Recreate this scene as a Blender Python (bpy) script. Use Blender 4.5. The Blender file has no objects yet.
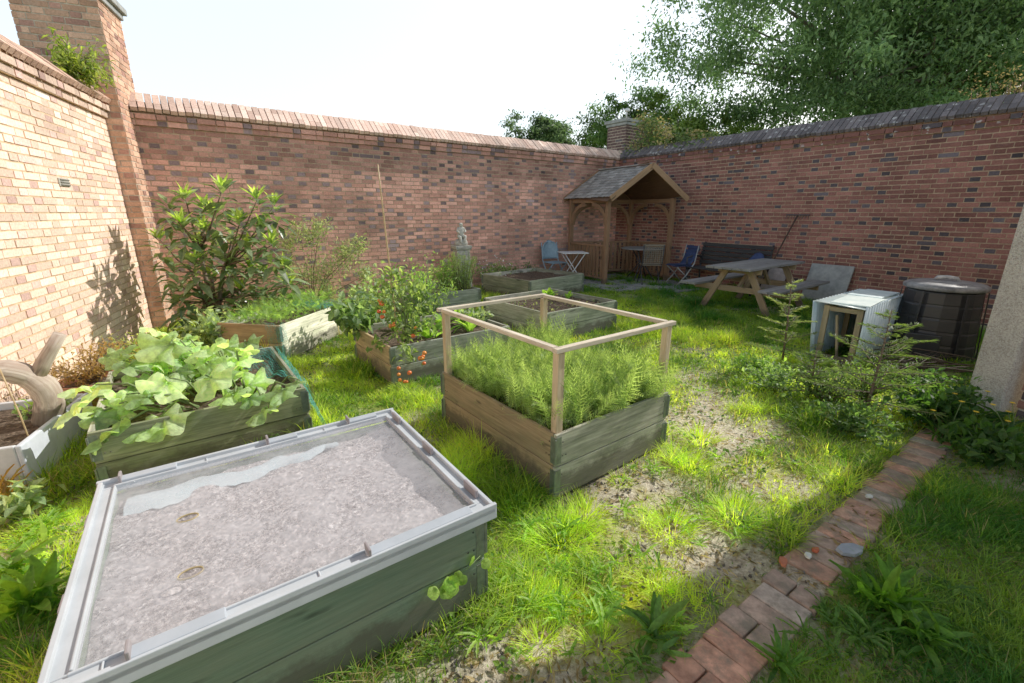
import bpy, math, random
import numpy as np
from mathutils import Vector, Matrix

random.seed(7)
rng = np.random.default_rng(7)
sc = bpy.context.scene
COL = sc.collection
R = math.radians

# ------------------------------------------------------------------ camera
FPX, YH, H = 450.0, 212.0, 1.55
PITCH = math.atan((341.5 - YH) / FPX)
CP, SP = math.cos(PITCH), math.sin(PITCH)
cam = bpy.data.cameras.new('camera'); camo = bpy.data.objects.new('camera', cam); COL.objects.link(camo)
cam.sensor_width = 36; cam.lens = 36 * FPX / 1024; cam.clip_start = .05; cam.clip_end = 2000
camo.location = (0, 0, H); camo.rotation_euler = (math.pi / 2 - PITCH, 0, 0)
sc.camera = camo

def at(x, y, z=0.0):
    """ground point seen at a pixel of the photograph"""
    u = (x - 512) / FPX; v = (341.5 - y) / FPX
    d = (u, CP + v * SP, -SP + v * CP); t = (z - H) / d[2]
    return Vector((d[0] * t, d[1] * t, z))

# ------------------------------------------------------------------ light
SUN_EL, SUN_AZ = R(38), R(31.5)
sc.view_settings.view_transform = 'Standard'; sc.view_settings.look = 'None'
sc.view_settings.exposure = 0; sc.view_settings.gamma = 1.15
w = bpy.data.worlds.new('World'); sc.world = w; w.use_nodes = True
nt = w.node_tree; nt.nodes.clear()
sky = nt.nodes.new('ShaderNodeTexSky'); sky.sky_type = 'NISHITA'; sky.sun_disc = False
sky.sun_elevation = SUN_EL; sky.sun_rotation = math.pi / 2 - SUN_AZ
sky.air_density = 1.3; sky.dust_density = 3.0; sky.ozone_density = 1.0
bg = nt.nodes.new('ShaderNodeBackground'); bg.inputs['Strength'].default_value = .15
wo = nt.nodes.new('ShaderNodeOutputWorld')
hz = nt.nodes.new('ShaderNodeMix'); hz.data_type = 'RGBA'; hz.blend_type = 'MIX'; hz.inputs[0].default_value = .6
gn = nt.nodes.new('ShaderNodeVectorMath'); gn.operation = 'SCALE'; gn.inputs['Scale'].default_value = 2.3
nt.links.new(sky.outputs[0], gn.inputs[0]); nt.links.new(gn.outputs[0], hz.inputs[6]); hz.inputs[7].default_value = (6.9, 7.7, 8.3, 1)     # thin bright haze
gm = nt.nodes.new('ShaderNodeNewGeometry'); sx = nt.nodes.new('ShaderNodeSeparateXYZ'); nt.links.new(gm.outputs['Incoming'], sx.inputs[0])
rp = nt.nodes.new('ShaderNodeMapRange'); rp.interpolation_type = 'SMOOTHSTEP'; ab = nt.nodes.new('ShaderNodeMath'); ab.operation = 'ABSOLUTE'; nt.links.new(sx.outputs[2], ab.inputs[0])
for k_, v_ in ((1, .36), (2, .60), (3, 1.0), (4, .30)): rp.inputs[k_].default_value = v_      # the haze is bright low down and thins overhead
nt.links.new(ab.outputs[0], rp.inputs[0]); mz = nt.nodes.new('ShaderNodeVectorMath'); mz.operation = 'SCALE'
nt.links.new(hz.outputs[2], mz.inputs[0]); nt.links.new(rp.outputs[0], mz.inputs['Scale']); nt.links.new(mz.outputs[0], bg.inputs[0]); nt.links.new(bg.outputs[0], wo.inputs[0])
sl = bpy.data.lights.new('sun', 'SUN'); sl.energy = 5.0; sl.angle = R(.55); sl.color = (1, .95, .86)
so = bpy.data.objects.new('sun', sl); COL.objects.link(so)
sd = Vector((math.cos(SUN_AZ) * math.cos(SUN_EL), math.sin(SUN_AZ) * math.cos(SUN_EL), math.sin(SUN_EL)))
so.rotation_euler = sd.to_track_quat('Z', 'Y').to_euler(); so.location = (8, 6, 9)

# ------------------------------------------------------------------ noise in numpy
def vnoise(x, y, seed=0):
    r = np.random.default_rng(seed + 100); tab = r.random((64, 64))
    x = np.asarray(x, float); y = np.asarray(y, float)
    xi = np.floor(x).astype(int); yi = np.floor(y).astype(int); fx = x - xi; fy = y - yi
    fx = fx * fx * (3 - 2 * fx); fy = fy * fy * (3 - 2 * fy)
    g = lambda a, b: tab[a % 64, b % 64]
    return (g(xi, yi) * (1 - fx) + g(xi + 1, yi) * fx) * (1 - fy) + (g(xi, yi + 1) * (1 - fx) + g(xi + 1, yi + 1) * fx) * fy
def fbm(x, y, seed=0, o=3):
    s = 0; a = .5; t = 0
    for k in range(o):
        s = s + a * vnoise(np.asarray(x) * 2 ** k, np.asarray(y) * 2 ** k, seed + k); t += a; a *= .5
    return s / t

# ------------------------------------------------------------------ mesh builder
class MB:
    def __init__(s):
        s.V = []; s.L = []; s.T = []; s.C = []; s.G = []; s.n = 0
    def add(s, v, faces, col=(1, 1, 1), gr=None):
        v = np.asarray(v, float).reshape(-1, 3); n = len(v)
        s.V.append(v)
        for f in faces:
            s.L.append(np.asarray(f, int) + s.n); s.T.append([len(f)])
        c = np.asarray(col, float)
        if c.ndim == 1: c = np.tile(c, (n, 1))
        s.C.append(c); s.G.append(v if gr is None else np.asarray(gr, float)); s.n += n
        return s
    def many(s, tv, tf, M, P, col):
        """template verts tv (n,3), equal-sized faces tf (m,k), matrices M (N,3,3), positions P (N,3), colours (N,3)"""
        tv = np.asarray(tv, float); tf = np.asarray(tf, int); N = len(P)
        if N == 0: return s
        v = np.einsum('nij,kj->nki', M, tv) + np.asarray(P)[:, None, :]
        n = len(tv); s.V.append(v.reshape(-1, 3))
        f = tf[None, :, :] + (np.arange(N) * n)[:, None, None] + s.n
        s.L.append(f.reshape(-1)); s.T.append(np.full(N * len(tf), tf.shape[1]))
        col = np.asarray(col, float)
        if col.ndim == 1: col = np.tile(col, (N, 1))
        s.C.append(np.repeat(col, n, axis=0))
        s.G.append(np.tile(tv, (N, 1)) + np.repeat(rng.random((N, 3)) * 20, n, axis=0)); s.n += N * n
        return s
    def box(s, c, size, Rm=None, col=(1, 1, 1)):
        h = np.array(size, float) / 2
        v = np.array([[x, y, z] for x in (-1, 1) for y in (-1, 1) for z in (-1, 1)], float) * h
        o = np.argsort(-h); g = v[:, o] + rng.random(3) * 30
        if Rm is not None: v = v @ np.asarray(Rm, float).T
        f = [(0, 1, 3, 2), (4, 6, 7, 5), (0, 4, 5, 1), (2, 3, 7, 6), (0, 2, 6, 4), (1, 5, 7, 3)]
        return s.add(v + np.array(c, float), f, col, g)
    def beam(s, p0, p1, wd, th, up=(0, 0, 1), col=(1, 1, 1)):
        """board from p0 to p1, th along up, wd across"""
        p0 = Vector(p0); p1 = Vector(p1); d = p1 - p0; L = d.length; d = d.normalized()
        u = Vector(up); 
        if abs(d.dot(u)) > .98: u = Vector((0, 1, 0))
        side = d.cross(u).normalized(); u = side.cross(d)
        M = np.array([[d[i], side[i], u[i]] for i in range(3)])
        return s.box((p0 + p1) / 2, (L, wd, th), M, col)
    def tube(s, pts, rad, n=8, col=(1, 1, 1), caps=True):
        pts = [Vector(p) for p in pts]; m = len(pts)
        if np.isscalar(rad): rad = [rad] * m
        ref = Vector((.31, .17, .93)).normalized(); V = []; G = []; Ln = 0
        prev = None
        for i, p in enumerate(pts):
            t = (pts[min(i + 1, m - 1)] - pts[max(i - 1, 0)]).normalized()
            if prev is None:
                a = t.cross(ref)
                if a.length < .1: a = t.cross(Vector((1, 0, 0)))
                a.normalize()
            else:
                a = (prev - t * prev.dot(t)).normalized()
            prev = a; b = t.cross(a)
            if i: Ln += (pts[i] - pts[i - 1]).length
            for k in range(n):
                th = 2 * math.pi * k / n
                V.append(p + (a * math.cos(th) + b * math.sin(th)) * rad[i]); G.append((Ln, math.cos(th) * rad[i], math.sin(th) * rad[i]))
        F = [(i * n + k, i * n + (k + 1) % n, (i + 1) * n + (k + 1) % n, (i + 1) * n + k) for i in range(m - 1) for k in range(n)]
        if caps: F.append(tuple(reversed(range(n)))); F.append(tuple((m - 1) * n + k for k in range(n)))
        return s.add([tuple(v) for v in V], F, col, np.array(G) + rng.random(3) * 9)
    def lathe(s, prof, n=24, c=(0, 0, 0), col=(1, 1, 1), closed=False):
        V = []; m = len(prof)
        for r, z in prof:
            for k in range(n):
                th = 2 * math.pi * k / n; V.append((c[0] + r * math.cos(th), c[1] + r * math.sin(th), c[2] + z))
        F = [(i * n + k, i * n + (k + 1) % n, (i + 1) * n + (k + 1) % n, (i + 1) * n + k) for i in range(m - 1) for k in range(n)]
        if closed: F.append(tuple(reversed(range(n)))); F.append(tuple((m - 1) * n + k for k in range(n)))
        return s.add(V, F, col)
    def build(s, name, mat, parent=None, smooth=False, bevel=0, xf=None):
        V = np.concatenate(s.V)
        if xf is not None: V = V @ np.asarray(xf, float).T
        L = np.concatenate([np.asarray(a).reshape(-1) for a in s.L]).astype(np.int32)
        T = np.concatenate([np.asarray(a).reshape(-1) for a in s.T]).astype(np.int32)
        me = bpy.data.meshes.new(name)
        me.vertices.add(len(V)); me.vertices.foreach_set('co', V.astype(np.float32).reshape(-1))
        me.loops.add(len(L)); me.loops.foreach_set('vertex_index', L)
        me.polygons.add(len(T)); st = np.concatenate([[0], np.cumsum(T)[:-1]]).astype(np.int32)
        me.polygons.foreach_set('loop_start', st)
        me.polygons.foreach_set('loop_total', T)
        me.polygons.foreach_set('use_smooth', np.full(len(T), smooth))
        C = np.concatenate(s.C); C4 = np.concatenate([C, np.ones((len(C), 1))], 1)
        a = me.attributes.new('col', 'FLOAT_COLOR', 'POINT'); a.data.foreach_set('color', C4.astype(np.float32).reshape(-1))
        g = me.attributes.new('gr', 'FLOAT_VECTOR', 'POINT'); g.data.foreach_set('vector', np.concatenate(s.G).astype(np.float32).reshape(-1))
        me.update(calc_edges=True); me.validate()
        o = bpy.data.objects.new(name, me); COL.objects.link(o)
        if mat: me.materials.append(mat)
        if parent: o.parent = parent
        if bevel:
            b = o.modifiers.new('bevel', 'BEVEL'); b.width = bevel; b.segments = 2; b.limit_method = 'ANGLE'; b.angle_limit = R(40)
        return o

def thing(name, label, cat, loc=(0, 0, 0), rz=0, group=None):
    o = bpy.data.objects.new(name, None); COL.objects.link(o); o.location = loc; o.rotation_euler = (0, 0, rz)
    o.empty_display_size = .1
    return tag(o, label, cat, group)
def tag(o, label, cat, group=None, kind=None):
    if label: o['label'] = label
    if cat: o['category'] = cat
    if group: o['group'] = group
    if kind: o['kind'] = kind
    return o
def plabel(o, label): o['label'] = label; return o

# ------------------------------------------------------------------ materials
def new_mat(name):
    m = bpy.data.materials.new(name); m.use_nodes = True; nt = m.node_tree; nt.nodes.clear()
    out = nt.nodes.new('ShaderNodeOutputMaterial'); b = nt.nodes.new('ShaderNodeBsdfPrincipled')
    nt.links.new(b.outputs[0], out.inputs[0]); return m, nt, b, out
def N(nt, t, **k):
    n = nt.nodes.new(t)
    for a, v in k.items(): setattr(n, a, v)
    return n
def attr(nt, name): return N(nt, 'ShaderNodeAttribute', attribute_name=name)
def noise(nt, vec, scale, detail=4, rough=.6, mapscale=None):
    n = N(nt, 'ShaderNodeTexNoise'); n.inputs['Scale'].default_value = scale; n.inputs['Detail'].default_value = detail; n.inputs['Roughness'].default_value = rough
    if mapscale:
        mp = N(nt, 'ShaderNodeMapping'); mp.inputs['Scale'].default_value = mapscale; nt.links.new(vec, mp.inputs[0]); vec = mp.outputs[0]
    nt.links.new(vec, n.inputs['Vector']); return n.outputs['Fac']
def ramp(nt, fac, stops):
    r = N(nt, 'ShaderNodeValToRGB'); e = r.color_ramp.elements
    while len(e) < len(stops): e.new(.5)
    for i, (p, c) in enumerate(stops):
        e[i].position = p; e[i].color = (*c, 1) if len(c) == 3 else c
    nt.links.new(fac, r.inputs[0]); return r.outputs[0]
def mix(nt, a, b, fac=.5, mode='MIX'):
    m = N(nt, 'ShaderNodeMix', data_type='RGBA', blend_type=mode)
    for s, v in ((0, fac), (6, a), (7, b)):
        if hasattr(v, 'is_linked') or isinstance(v, bpy.types.NodeSocket): nt.links.new(v, m.inputs[s])
        else: m.inputs[s].default_value = v if s == 0 else (*v, 1)
    return m.outputs[2]
def bump(nt, b, h, strength=.3, dist=.01):
    n = N(nt, 'ShaderNodeBump'); n.inputs['Strength'].default_value = strength; n.inputs['Distance'].default_value = dist
    nt.links.new(h, n.inputs['Height']); nt.links.new(n.outputs[0], b.inputs['Normal'])
g3 = lambda v: (v, v, v)

def mat_wood(name, c1, c2, stain=(.5, .5, .5), samt=.5, rough=.85):
    m, nt, b, out = new_mat(name); gr = attr(nt, 'gr').outputs['Vector']; tn = attr(nt, 'col').outputs['Color']
    f = noise(nt, gr, 1, 6, .7, (3, 55, 55)); c = ramp(nt, f, [(.3, c1), (.7, c2)])
    s = noise(nt, gr, 1, 4, .65, (2.2, 7, 7)); sr = ramp(nt, s, [(.38, (0, 0, 0)), (.68, (1, 1, 1))])
    mm = N(nt, 'ShaderNodeMath', operation='MULTIPLY'); nt.links.new(sr, mm.inputs[0]); mm.inputs[1].default_value = samt
    c = mix(nt, c, stain, mm.outputs[0])
    c = mix(nt, c, tn, 1.0, 'MULTIPLY')
    k = noise(nt, gr, 1, 2, .5, (4, 14, 14)); kr = ramp(nt, k, [(.26, g3(.35)), (.34, g3(1))])
    c = mix(nt, c, kr, 1.0, 'MULTIPLY')
    ob = N(nt, 'ShaderNodeTexCoord').outputs['Object']; sp = N(nt, 'ShaderNodeSeparateXYZ'); nt.links.new(ob, sp.inputs[0]); nz = noise(nt, ob, 9, 5, .7)
    ad = N(nt, 'ShaderNodeMath', operation='MULTIPLY_ADD'); nt.links.new(nz, ad.inputs[0]); ad.inputs[1].default_value = -.22; nt.links.new(sp.outputs[2], ad.inputs[2])
    gr2 = ramp(nt, ad.outputs[0], [(0.0, g3(.75)), (.06, g3(0))]); c = mix(nt, c, (.075, .065, .045), gr2)
    nt.links.new(c, b.inputs['Base Color']); b.inputs['Roughness'].default_value = rough
    bump(nt, b, f, .6, .004); return m

def mat_leaf(name, trans=.35, rough=.5, spec=.3, tcol=(2.5, 2.6, 1.0)):
    m, nt, b, out = new_mat(name); c = attr(nt, 'col').outputs['Color']; gr = attr(nt, 'gr').outputs['Vector']
    f = noise(nt, gr, 9, 2); v = ramp(nt, f, [(.3, g3(.72)), (.7, g3(1.2))]); c = mix(nt, c, v, 1, 'MULTIPLY')
    nt.links.new(c, b.inputs['Base Color']); b.inputs['Roughness'].default_value = rough; b.inputs['Specular IOR Level'].default_value = spec
    t = N(nt, 'ShaderNodeBsdfTranslucent'); tc = mix(nt, c, tcol, 1, 'MULTIPLY'); nt.links.new(tc, t.inputs[0])
    ms = N(nt, 'ShaderNodeMixShader'); ms.inputs[0].default_value = trans
    nt.links.new(b.outputs[0], ms.inputs[1]); nt.links.new(t.outputs[0], ms.inputs[2]); nt.links.new(ms.outputs[0], out.inputs[0]); return m

def mat_plain(name, c1, c2=None, rough=.6, metal=0, scale=20, bs=.2, bd=.003, detail=5, spec=.5):
    m, nt, b, out = new_mat(name); tc = N(nt, 'ShaderNodeTexCoord').outputs['Object']; tn = attr(nt, 'col').outputs['Color']
    f = noise(nt, tc, scale, detail, .65); c2 = c2 or tuple(x * .7 for x in c1)
    c = ramp(nt, f, [(.35, c2), (.65, c1)]); c = mix(nt, c, tn, 1, 'MULTIPLY'); nt.links.new(c, b.inputs['Base Color'])
    b.inputs['Roughness'].default_value = rough; b.inputs['Metallic'].default_value = metal; b.inputs['Specular IOR Level'].default_value = spec
    if bs: bump(nt, b, f, bs, bd)
    return m

def mat_brick(name, stain=.5):
    m, nt, b, out = new_mat(name); tc = N(nt, 'ShaderNodeTexCoord').outputs['Object']; tn = attr(nt, 'col').outputs['Color']
    f = noise(nt, tc, 45, 5, .7); c = mix(nt, tn, ramp(nt, f, [(.3, g3(.7)), (.7, g3(1.25))]), 1, 'MULTIPLY')
    s = noise(nt, tc, .9, 5, .6); c = mix(nt, c, ramp(nt, s, [(.32, g3(1 - stain)), (.55, g3(1.05))]), 1, 'MULTIPLY')
    # pale lime bloom
    s2 = noise(nt, tc, 2.3, 6, .7); a = ramp(nt, s2, [(.6, g3(0)), (.78, g3(.35))]); c = mix(nt, c, (.52, .46, .40), a)
    nt.links.new(c, b.inputs['Base Color']); b.inputs['Roughness'].default_value = .9; b.inputs['Specular IOR Level'].default_value = .2
    bump(nt, b, f, .5, .004); return m

M = {}
M['brick'] = mat_brick('brick', .42)
M['brick_pale'] = mat_brick('pale_brick', .12)
M['coping'] = mat_brick('coping_brick', .40)
M['coping_dark'] = mat_brick('lichened_coping', .3)
_n = M['coping_dark'].node_tree; _p = [q for q in _n.nodes if q.type == 'BSDF_PRINCIPLED'][0]; _c = _p.inputs['Base Color'].links[0].from_socket; _t = N(_n, 'ShaderNodeTexCoord').outputs['Object']
_v = N(_n, 'ShaderNodeTexVoronoi'); _v.inputs['Scale'].default_value = 9; _v.inputs['Randomness'].default_value = 1; _nn = N(_n, 'ShaderNodeTexNoise'); _nn.inputs['Scale'].default_value = 30; _n.links.new(_t, _nn.inputs['Vector'])
_va = N(_n, 'ShaderNodeVectorMath', operation='MULTIPLY_ADD'); _n.links.new(_nn.outputs['Color'], _va.inputs[0]); _va.inputs[1].default_value = (.08, .08, .08); _n.links.new(_t, _va.inputs[2]); _n.links.new(_va.outputs[0], _v.inputs['Vector'])
_m = ramp(_n, _v.outputs['Distance'], [(.20, g3(.8)), (.30, g3(0))]); _k = ramp(_n, noise(_n, _t, 2.5, 3), [(.42, g3(0)), (.6, g3(1))]); _m = mix(_n, _m, _k, 1, 'MULTIPLY'); _n.links.new(mix(_n, _c, (.55, .55, .54), _m), _p.inputs['Base Color'])
M['mortar'] = mat_plain('mortar', (.62, .54, .42), (.36, .29, .23), .95, scale=14, spec=.1)
M['wood_grey'] = mat_wood('weathered_board', (.19, .18, .15), (.62, .60, .50), (.12, .15, .085), .65)
M['wood_warm'] = mat_wood('warm_board', (.22, .15, .09), (.48, .37, .24), (.15, .15, .09), .65)
M['wood_green'] = mat_wood('green_board', (.085, .135, .085), (.18, .25, .165), (.18, .19, .125), .55)
M['wood_pale'] = mat_wood('pale_batten', (.46, .37, .26), (.84, .76, .62), (.30, .23, .16), .6)
M['wood_shed'] = mat_wood('shelter_timber', (.19, .10, .05), (.32, .185, .10), (.13, .085, .05), .5)
M['shingle'] = mat_wood('roof_shingle', (.20, .19, .18), (.40, .38, .36), (.13, .125, .11), .5)
M['wood_dark'] = mat_wood('dark_slat', (.018, .018, .02), (.045, .044, .046), (.03, .03, .03), .4)
M['wood_silver'] = mat_wood('silver_board', (.17, .165, .165), (.31, .31, .31), (.14, .14, .12), .5)
M['wood_table'] = mat_wood('table_timber', (.22, .15, .08), (.38, .28, .17), (.16, .14, .09), .5)
M['bark'] = mat_wood('bark', (.07, .055, .04), (.16, .13, .10), (.10, .11, .07), .5)
M['trunk_pale'] = mat_wood('bleached_bark', (.30, .22, .17), (.80, .72, .62), (.26, .17, .12), .7)
M['galv'] = mat_plain('galvanised_steel', (.42, .44, .44), (.26, .28, .28), .55, .6, 30, .1)
M['leaf'] = mat_leaf('leaf', .48)
M['leaf_tree'] = mat_leaf('tree_leaf', .42, .5, .3, (1.7, 1.9, 1.2))
M['leaf_gloss'] = mat_leaf('glossy_leaf', .28, .32, .5)
M['grass'] = mat_leaf('grass_blade', .55, .5, .3, (2.3, 2.2, .8))
M['stem'] = mat_plain('green_stem', (.18, .26, .08), (.10, .15, .05), .7, scale=30, bs=0)
M['twig'] = mat_plain('twig', (.17, .12, .08), (.09, .065, .045), .9, scale=40, bs=.2)
M['cane'] = mat_plain('bamboo', (.52, .38, .2), (.36, .25, .12), .5, scale=30, bs=.1)
M['plastic_grey'] = mat_plain('grey_plastic', (.50, .53, .57), (.42, .45, .48), .42, scale=6, bs=.06)
M['plastic_brown'] = mat_plain('brown_clip', (.30, .27, .28), (.22, .19, .20), .5, scale=9, bs=0)
M['plastic_black'] = mat_plain('black_plastic', (.016, .017, .019), (.010, .010, .012), .42, scale=7, bs=.08)
M['plastic_lid'] = mat_plain('dusty_plastic', (.28, .28, .29), (.10, .10, .11), .42, scale=12, bs=.1)
M['terracotta'] = mat_plain('terracotta', (.50, .22, .12), (.36, .15, .08), .8, scale=18, bs=.2)
M['trough'] = mat_plain('grey_trough', (.60, .62, .65), (.48, .50, .52), .7, scale=9, bs=.15)
M['stone'] = mat_plain('lichened_stone', (.60, .58, .50), (.32, .32, .28), .95, scale=22, bs=.5, bd=.006)
M['stone_fig'], _nt2, _b2, _o2 = new_mat('figure_stone'); _t2 = N(_nt2, 'ShaderNodeTexCoord').outputs['Object']
_f2 = noise(_nt2, _t2, 22, 6); _nt2.links.new(ramp(_nt2, _f2, [(.35, (.36, .36, .32)), (.65, (.66, .64, .56))]), _b2.inputs['Base Color']); _b2.inputs['Roughness'].default_value = .95; bump(_nt2, _b2, _f2, .4, .005)
M['slab'] = mat_plain('concrete_slab', (.34, .35, .34), (.22, .23, .23), .95, scale=9, bs=.3)
M['blue_metal'] = mat_plain('blue_paint', (.25, .37, .46), (.19, .29, .37), .45, 0, 14, .05)
M['white_metal'] = mat_plain('white_paint', (.72, .74, .76), (.6, .62, .64), .4, 0, 12, .05)
M['dark_metal'] = mat_plain('dark_iron', (.06, .06, .07), (.03, .03, .035), .5, .3, 20, .05)
M['navy'] = mat_plain('navy_canvas', (.035, .06, .16), (.02, .035, .10), .9, 0, 20, .2)
M['tan_seat'] = mat_plain('woven_rattan', (.22, .19, .14), (.13, .11, .08), .8, 0, 60, .3)
M['tomato'] = mat_plain('tomato_skin', (.70, .12, .03), (.80, .26, .05), .25, 0, 8, 0)
M['flower'] = mat_plain('yellow_petal', (.85, .62, .03), (.8, .5, .02), .6, 0, 8, 0)
M['white_pet'] = mat_plain('white_petal', (.8, .78, .8), (.6, .62, .6), .6, 0, 8, 0)

def mat_soil(name, c1, c2, c3, sc_=30):
    m, nt, b, out = new_mat(name); tc = N(nt, 'ShaderNodeTexCoord').outputs['Object']
    f = noise(nt, tc, sc_, 8, .75); c = ramp(nt, f, [(.32, c1), (.52, c2), (.70, c3)])
    v = N(nt, 'ShaderNodeTexVoronoi'); v.inputs['Scale'].default_value = sc_ * 2.4; nt.links.new(tc, v.inputs['Vector'])
    c = mix(nt, c, ramp(nt, v.outputs['Color'], [(.2, g3(.65)), (.9, g3(1.35))]), 1, 'MULTIPLY')
    nt.links.new(c, b.inputs['Base Color']); b.inputs['Roughness'].default_value = 1; b.inputs['Specular IOR Level'].default_value = .1
    bump(nt, b, f, 1.0, .02); return m
M['soil'] = mat_soil('bed_soil', (.04, .028, .02), (.11, .08, .058), (.22, .17, .13))
M['soil_dry'] = mat_soil('dry_soil', (.17, .15, .145), (.50, .45, .44), (1.0, .95, .93), 46)

def mat_ground():
    m, nt, b, out = new_mat('garden_ground'); tc = N(nt, 'ShaderNodeTexCoord').outputs['Object']; a = attr(nt, 'col').outputs['Color']
    f = noise(nt, tc, 38, 8, .75)
    soil = ramp(nt, f, [(.3, (.13, .10, .07)), (.5, (.50, .43, .32)), (.68, (.85, .78, .62))])
    f2 = noise(nt, tc, 90, 5, .8)
    grn = ramp(nt, f2, [(.3, (.05, .08, .02)), (.5, (.17, .25, .05)), (.7, (.40, .46, .16))])
    moss = ramp(nt, f2, [(.3, (.20, .24, .01)), (.6, (.48, .52, .03)), (.8, (.72, .72, .08))])
    sep = N(nt, 'ShaderNodeSeparateColor'); nt.links.new(a, sep.inputs[0])
    c = mix(nt, soil, grn, sep.outputs[1]); c = mix(nt, c, moss, sep.outputs[2])
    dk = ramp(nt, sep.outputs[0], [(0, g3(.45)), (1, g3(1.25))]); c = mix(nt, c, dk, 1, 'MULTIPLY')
    nt.links.new(c, b.inputs['Base Color']); b.inputs['Roughness'].default_value = 1; b.inputs['Specular IOR Level'].default_value = .1
    bump(nt, b, f, 1.0, .02); return m
M['ground'] = mat_ground()

# ------------------------------------------------------------------ layout frame of the garden
A_ = Vector((.558, -.83, 0)); B_ = Vector((.798, .603, 0))      # along the right wall / along the back wall
CORNER = Vector((2.74, 12.29, 0)); RZB = math.atan2(.603, .798)

def wall_d(p):   # distance of a point inside from the right wall, back wall and left wall
    x, y = p[0], p[1]
    return ((2.74 - x) * .83 + (12.29 - y) * .558, (10.22 + .755 * x - y) * .798, (x + 4.22 + .411 * (y - 4.21)) * .925)

# ------------------------------------------------------------------ brick walls
def bricks(mb, L, z0, z1, palette, seed, y0=0.0, ends=(0, 0), dark=.34, topdark=0, depth=.05, xs=1.0):
    """Flemish bond in local coordinates: x along the wall, front face at y0, body towards +y"""
    r = np.random.default_rng(seed); n = max(1, int(round((z1 - z0) / .070))); ch = (z1 - z0) / n; P = []; S = []; Cc = []
    for k in range(n):
        z = z0 + k * ch; x = -ends[0] - (.16875 * xs if k % 2 else 0) - .05 ; i = 0
        while x < L + ends[1]:
            ln = (.225 if i % 2 == 0 else .1125) * xs
            a = max(x + .006, -ends[0]); b = min(x + ln - .006, L + ends[1])
            if b - a > .02:
                hd = i % 2 == 1; rr = r.random()
                if hd and rr < dark: c = np.array(palette[2]) * r.uniform(.7, 1.5)
                elif rr > .965: c = np.array(palette[2]) * r.uniform(1, 1.8)
                else:
                    t = r.random(); c = np.array(palette[0]) * (1 - t) + np.array(palette[1]) * t; c = c * r.uniform(.72, 1.22)
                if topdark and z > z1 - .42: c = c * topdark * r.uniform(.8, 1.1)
                wav = .010 * (float(vnoise(x * .9, k * .22, seed)) - .5)
                P.append(((a + b) / 2, y0 + depth / 2 + r.uniform(-.0035, .003), z + wav + ch / 2 + r.uniform(-.0018, .0018)))
                S.append((b - a, depth, ch - .0135 + r.uniform(-.002, .002))); Cc.append(c)
            x += ln; i += 1
    P = np.array(P); S = np.array(S); Mx = np.zeros((len(P), 3, 3))
    for q in range(3): Mx[:, q, q] = S[:, q]
    # slight in-plane tilt
    t = r.uniform(-.006, .006, len(P)); Mx[:, 2, 0] = t * S[:, 0]
    tv = np.array([[x, y, z] for x in (-.5, .5) for y in (-.5, .5) for z in (-.5, .5)])
    tf = [(0, 1, 3, 2), (4, 6, 7, 5), (0, 4, 5, 1), (0, 2, 6, 4), (1, 5, 7, 3)]
    mb.many(tv, tf, Mx, P, np.clip(Cc, 0, 1)); return mb

def coping(mb, L, zb, c1, c2, seed, ends=(0, 0), th=.34, lichen=0.0):
    r = np.random.default_rng(seed); y_lo = -.085; y_mid = th / 2; rise = .215; run = y_mid - y_lo; sl = math.hypot(run, rise); an = math.atan2(rise, run)
    for side in (0, 1):
        x = -ends[0]
        while x < L + ends[1]:
            wd = .085; off = r.uniform(-.006, .006)
            cut = r.choice([.36, .64, 1.0]); segs = [(0, cut - .015), (cut, 1.0)] if cut < 1 else [(0, 1.0)]
            for a, b in segs:
                t = r.random(); c = (np.array(c1) * (1 - t) + np.array(c2) * t) * r.uniform(.75, 1.15)
                if r.random() < lichen: c = np.array((.5, .5, .48)) * r.uniform(.6, 1.1)
                m = (a + b) / 2; yy = y_lo + run * m; zz = zb + rise * m
                if side: yy = th - yy
                ca, sa = math.cos(an), math.sin(an) * (1 if side == 0 else -1)
                Rm = np.array([[1, 0, 0], [0, ca, -sa], [0, sa, ca]])
                mb.box((x + wd / 2, yy, zz + off), (wd - .013, sl * (b - a), .055), Rm, c)
            x += wd

def mb_fill(mb, L, y0, y1, z0, z1, ends=(0, 0), col=(1, 1, 1)):
    mb.box(((L + ends[1] - ends[0]) / 2, (y0 + y1) / 2, (z0 + z1) / 2), (L + ends[0] + ends[1], y1 - y0, z1 - z0), None, col)

def garden_wall(name, label, origin, rz, L, palette, cop, seed, ends=(0, 0), dark=.34, topdark=.7, lichen=0, mort=(1, 1, 1), top=2.8, xs=1.0):
    t = thing(name, label, 'wall', origin, rz)
    mb = MB(); bricks(mb, L, -.05 , 2.65, palette, seed, 0, ends, dark, topdark, xs=xs)
    o = mb.build('brickwork', M['brick_pale' if palette[0][0] > .8 else 'brick'], t)
    m = MB(); mb_fill(m, L, .0045, .33, -.1, 2.65, ends, mort); mb_fill(m, L, -.028, .36, 2.653, 2.797, ends, mort)
    mb_fill(m, L, .0, .335, 2.8, 2.86, ends, mort); m.box((L / 2, .17, 2.9), (L + sum(ends), .22, .1), None, mort)
    m.build('mortar', M['mortar'], t)
    c = MB(); bricks(c, L, 2.65, 2.725, [np.array(q) * .75 for q in palette], seed + 1, -.034, ends, .4, depth=.05)
    bricks(c, L, 2.725, 2.80, [np.array(q) * .7 for q in palette], seed + 2, -.062, ends, .4, depth=.06)
    coping(c, L, 2.835, cop[0], cop[1], seed + 3, ends, lichen=lichen)
    c.build('coping', M['coping_dark' if cop[0][0] < .2 else 'coping'], t)
    return t

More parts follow.
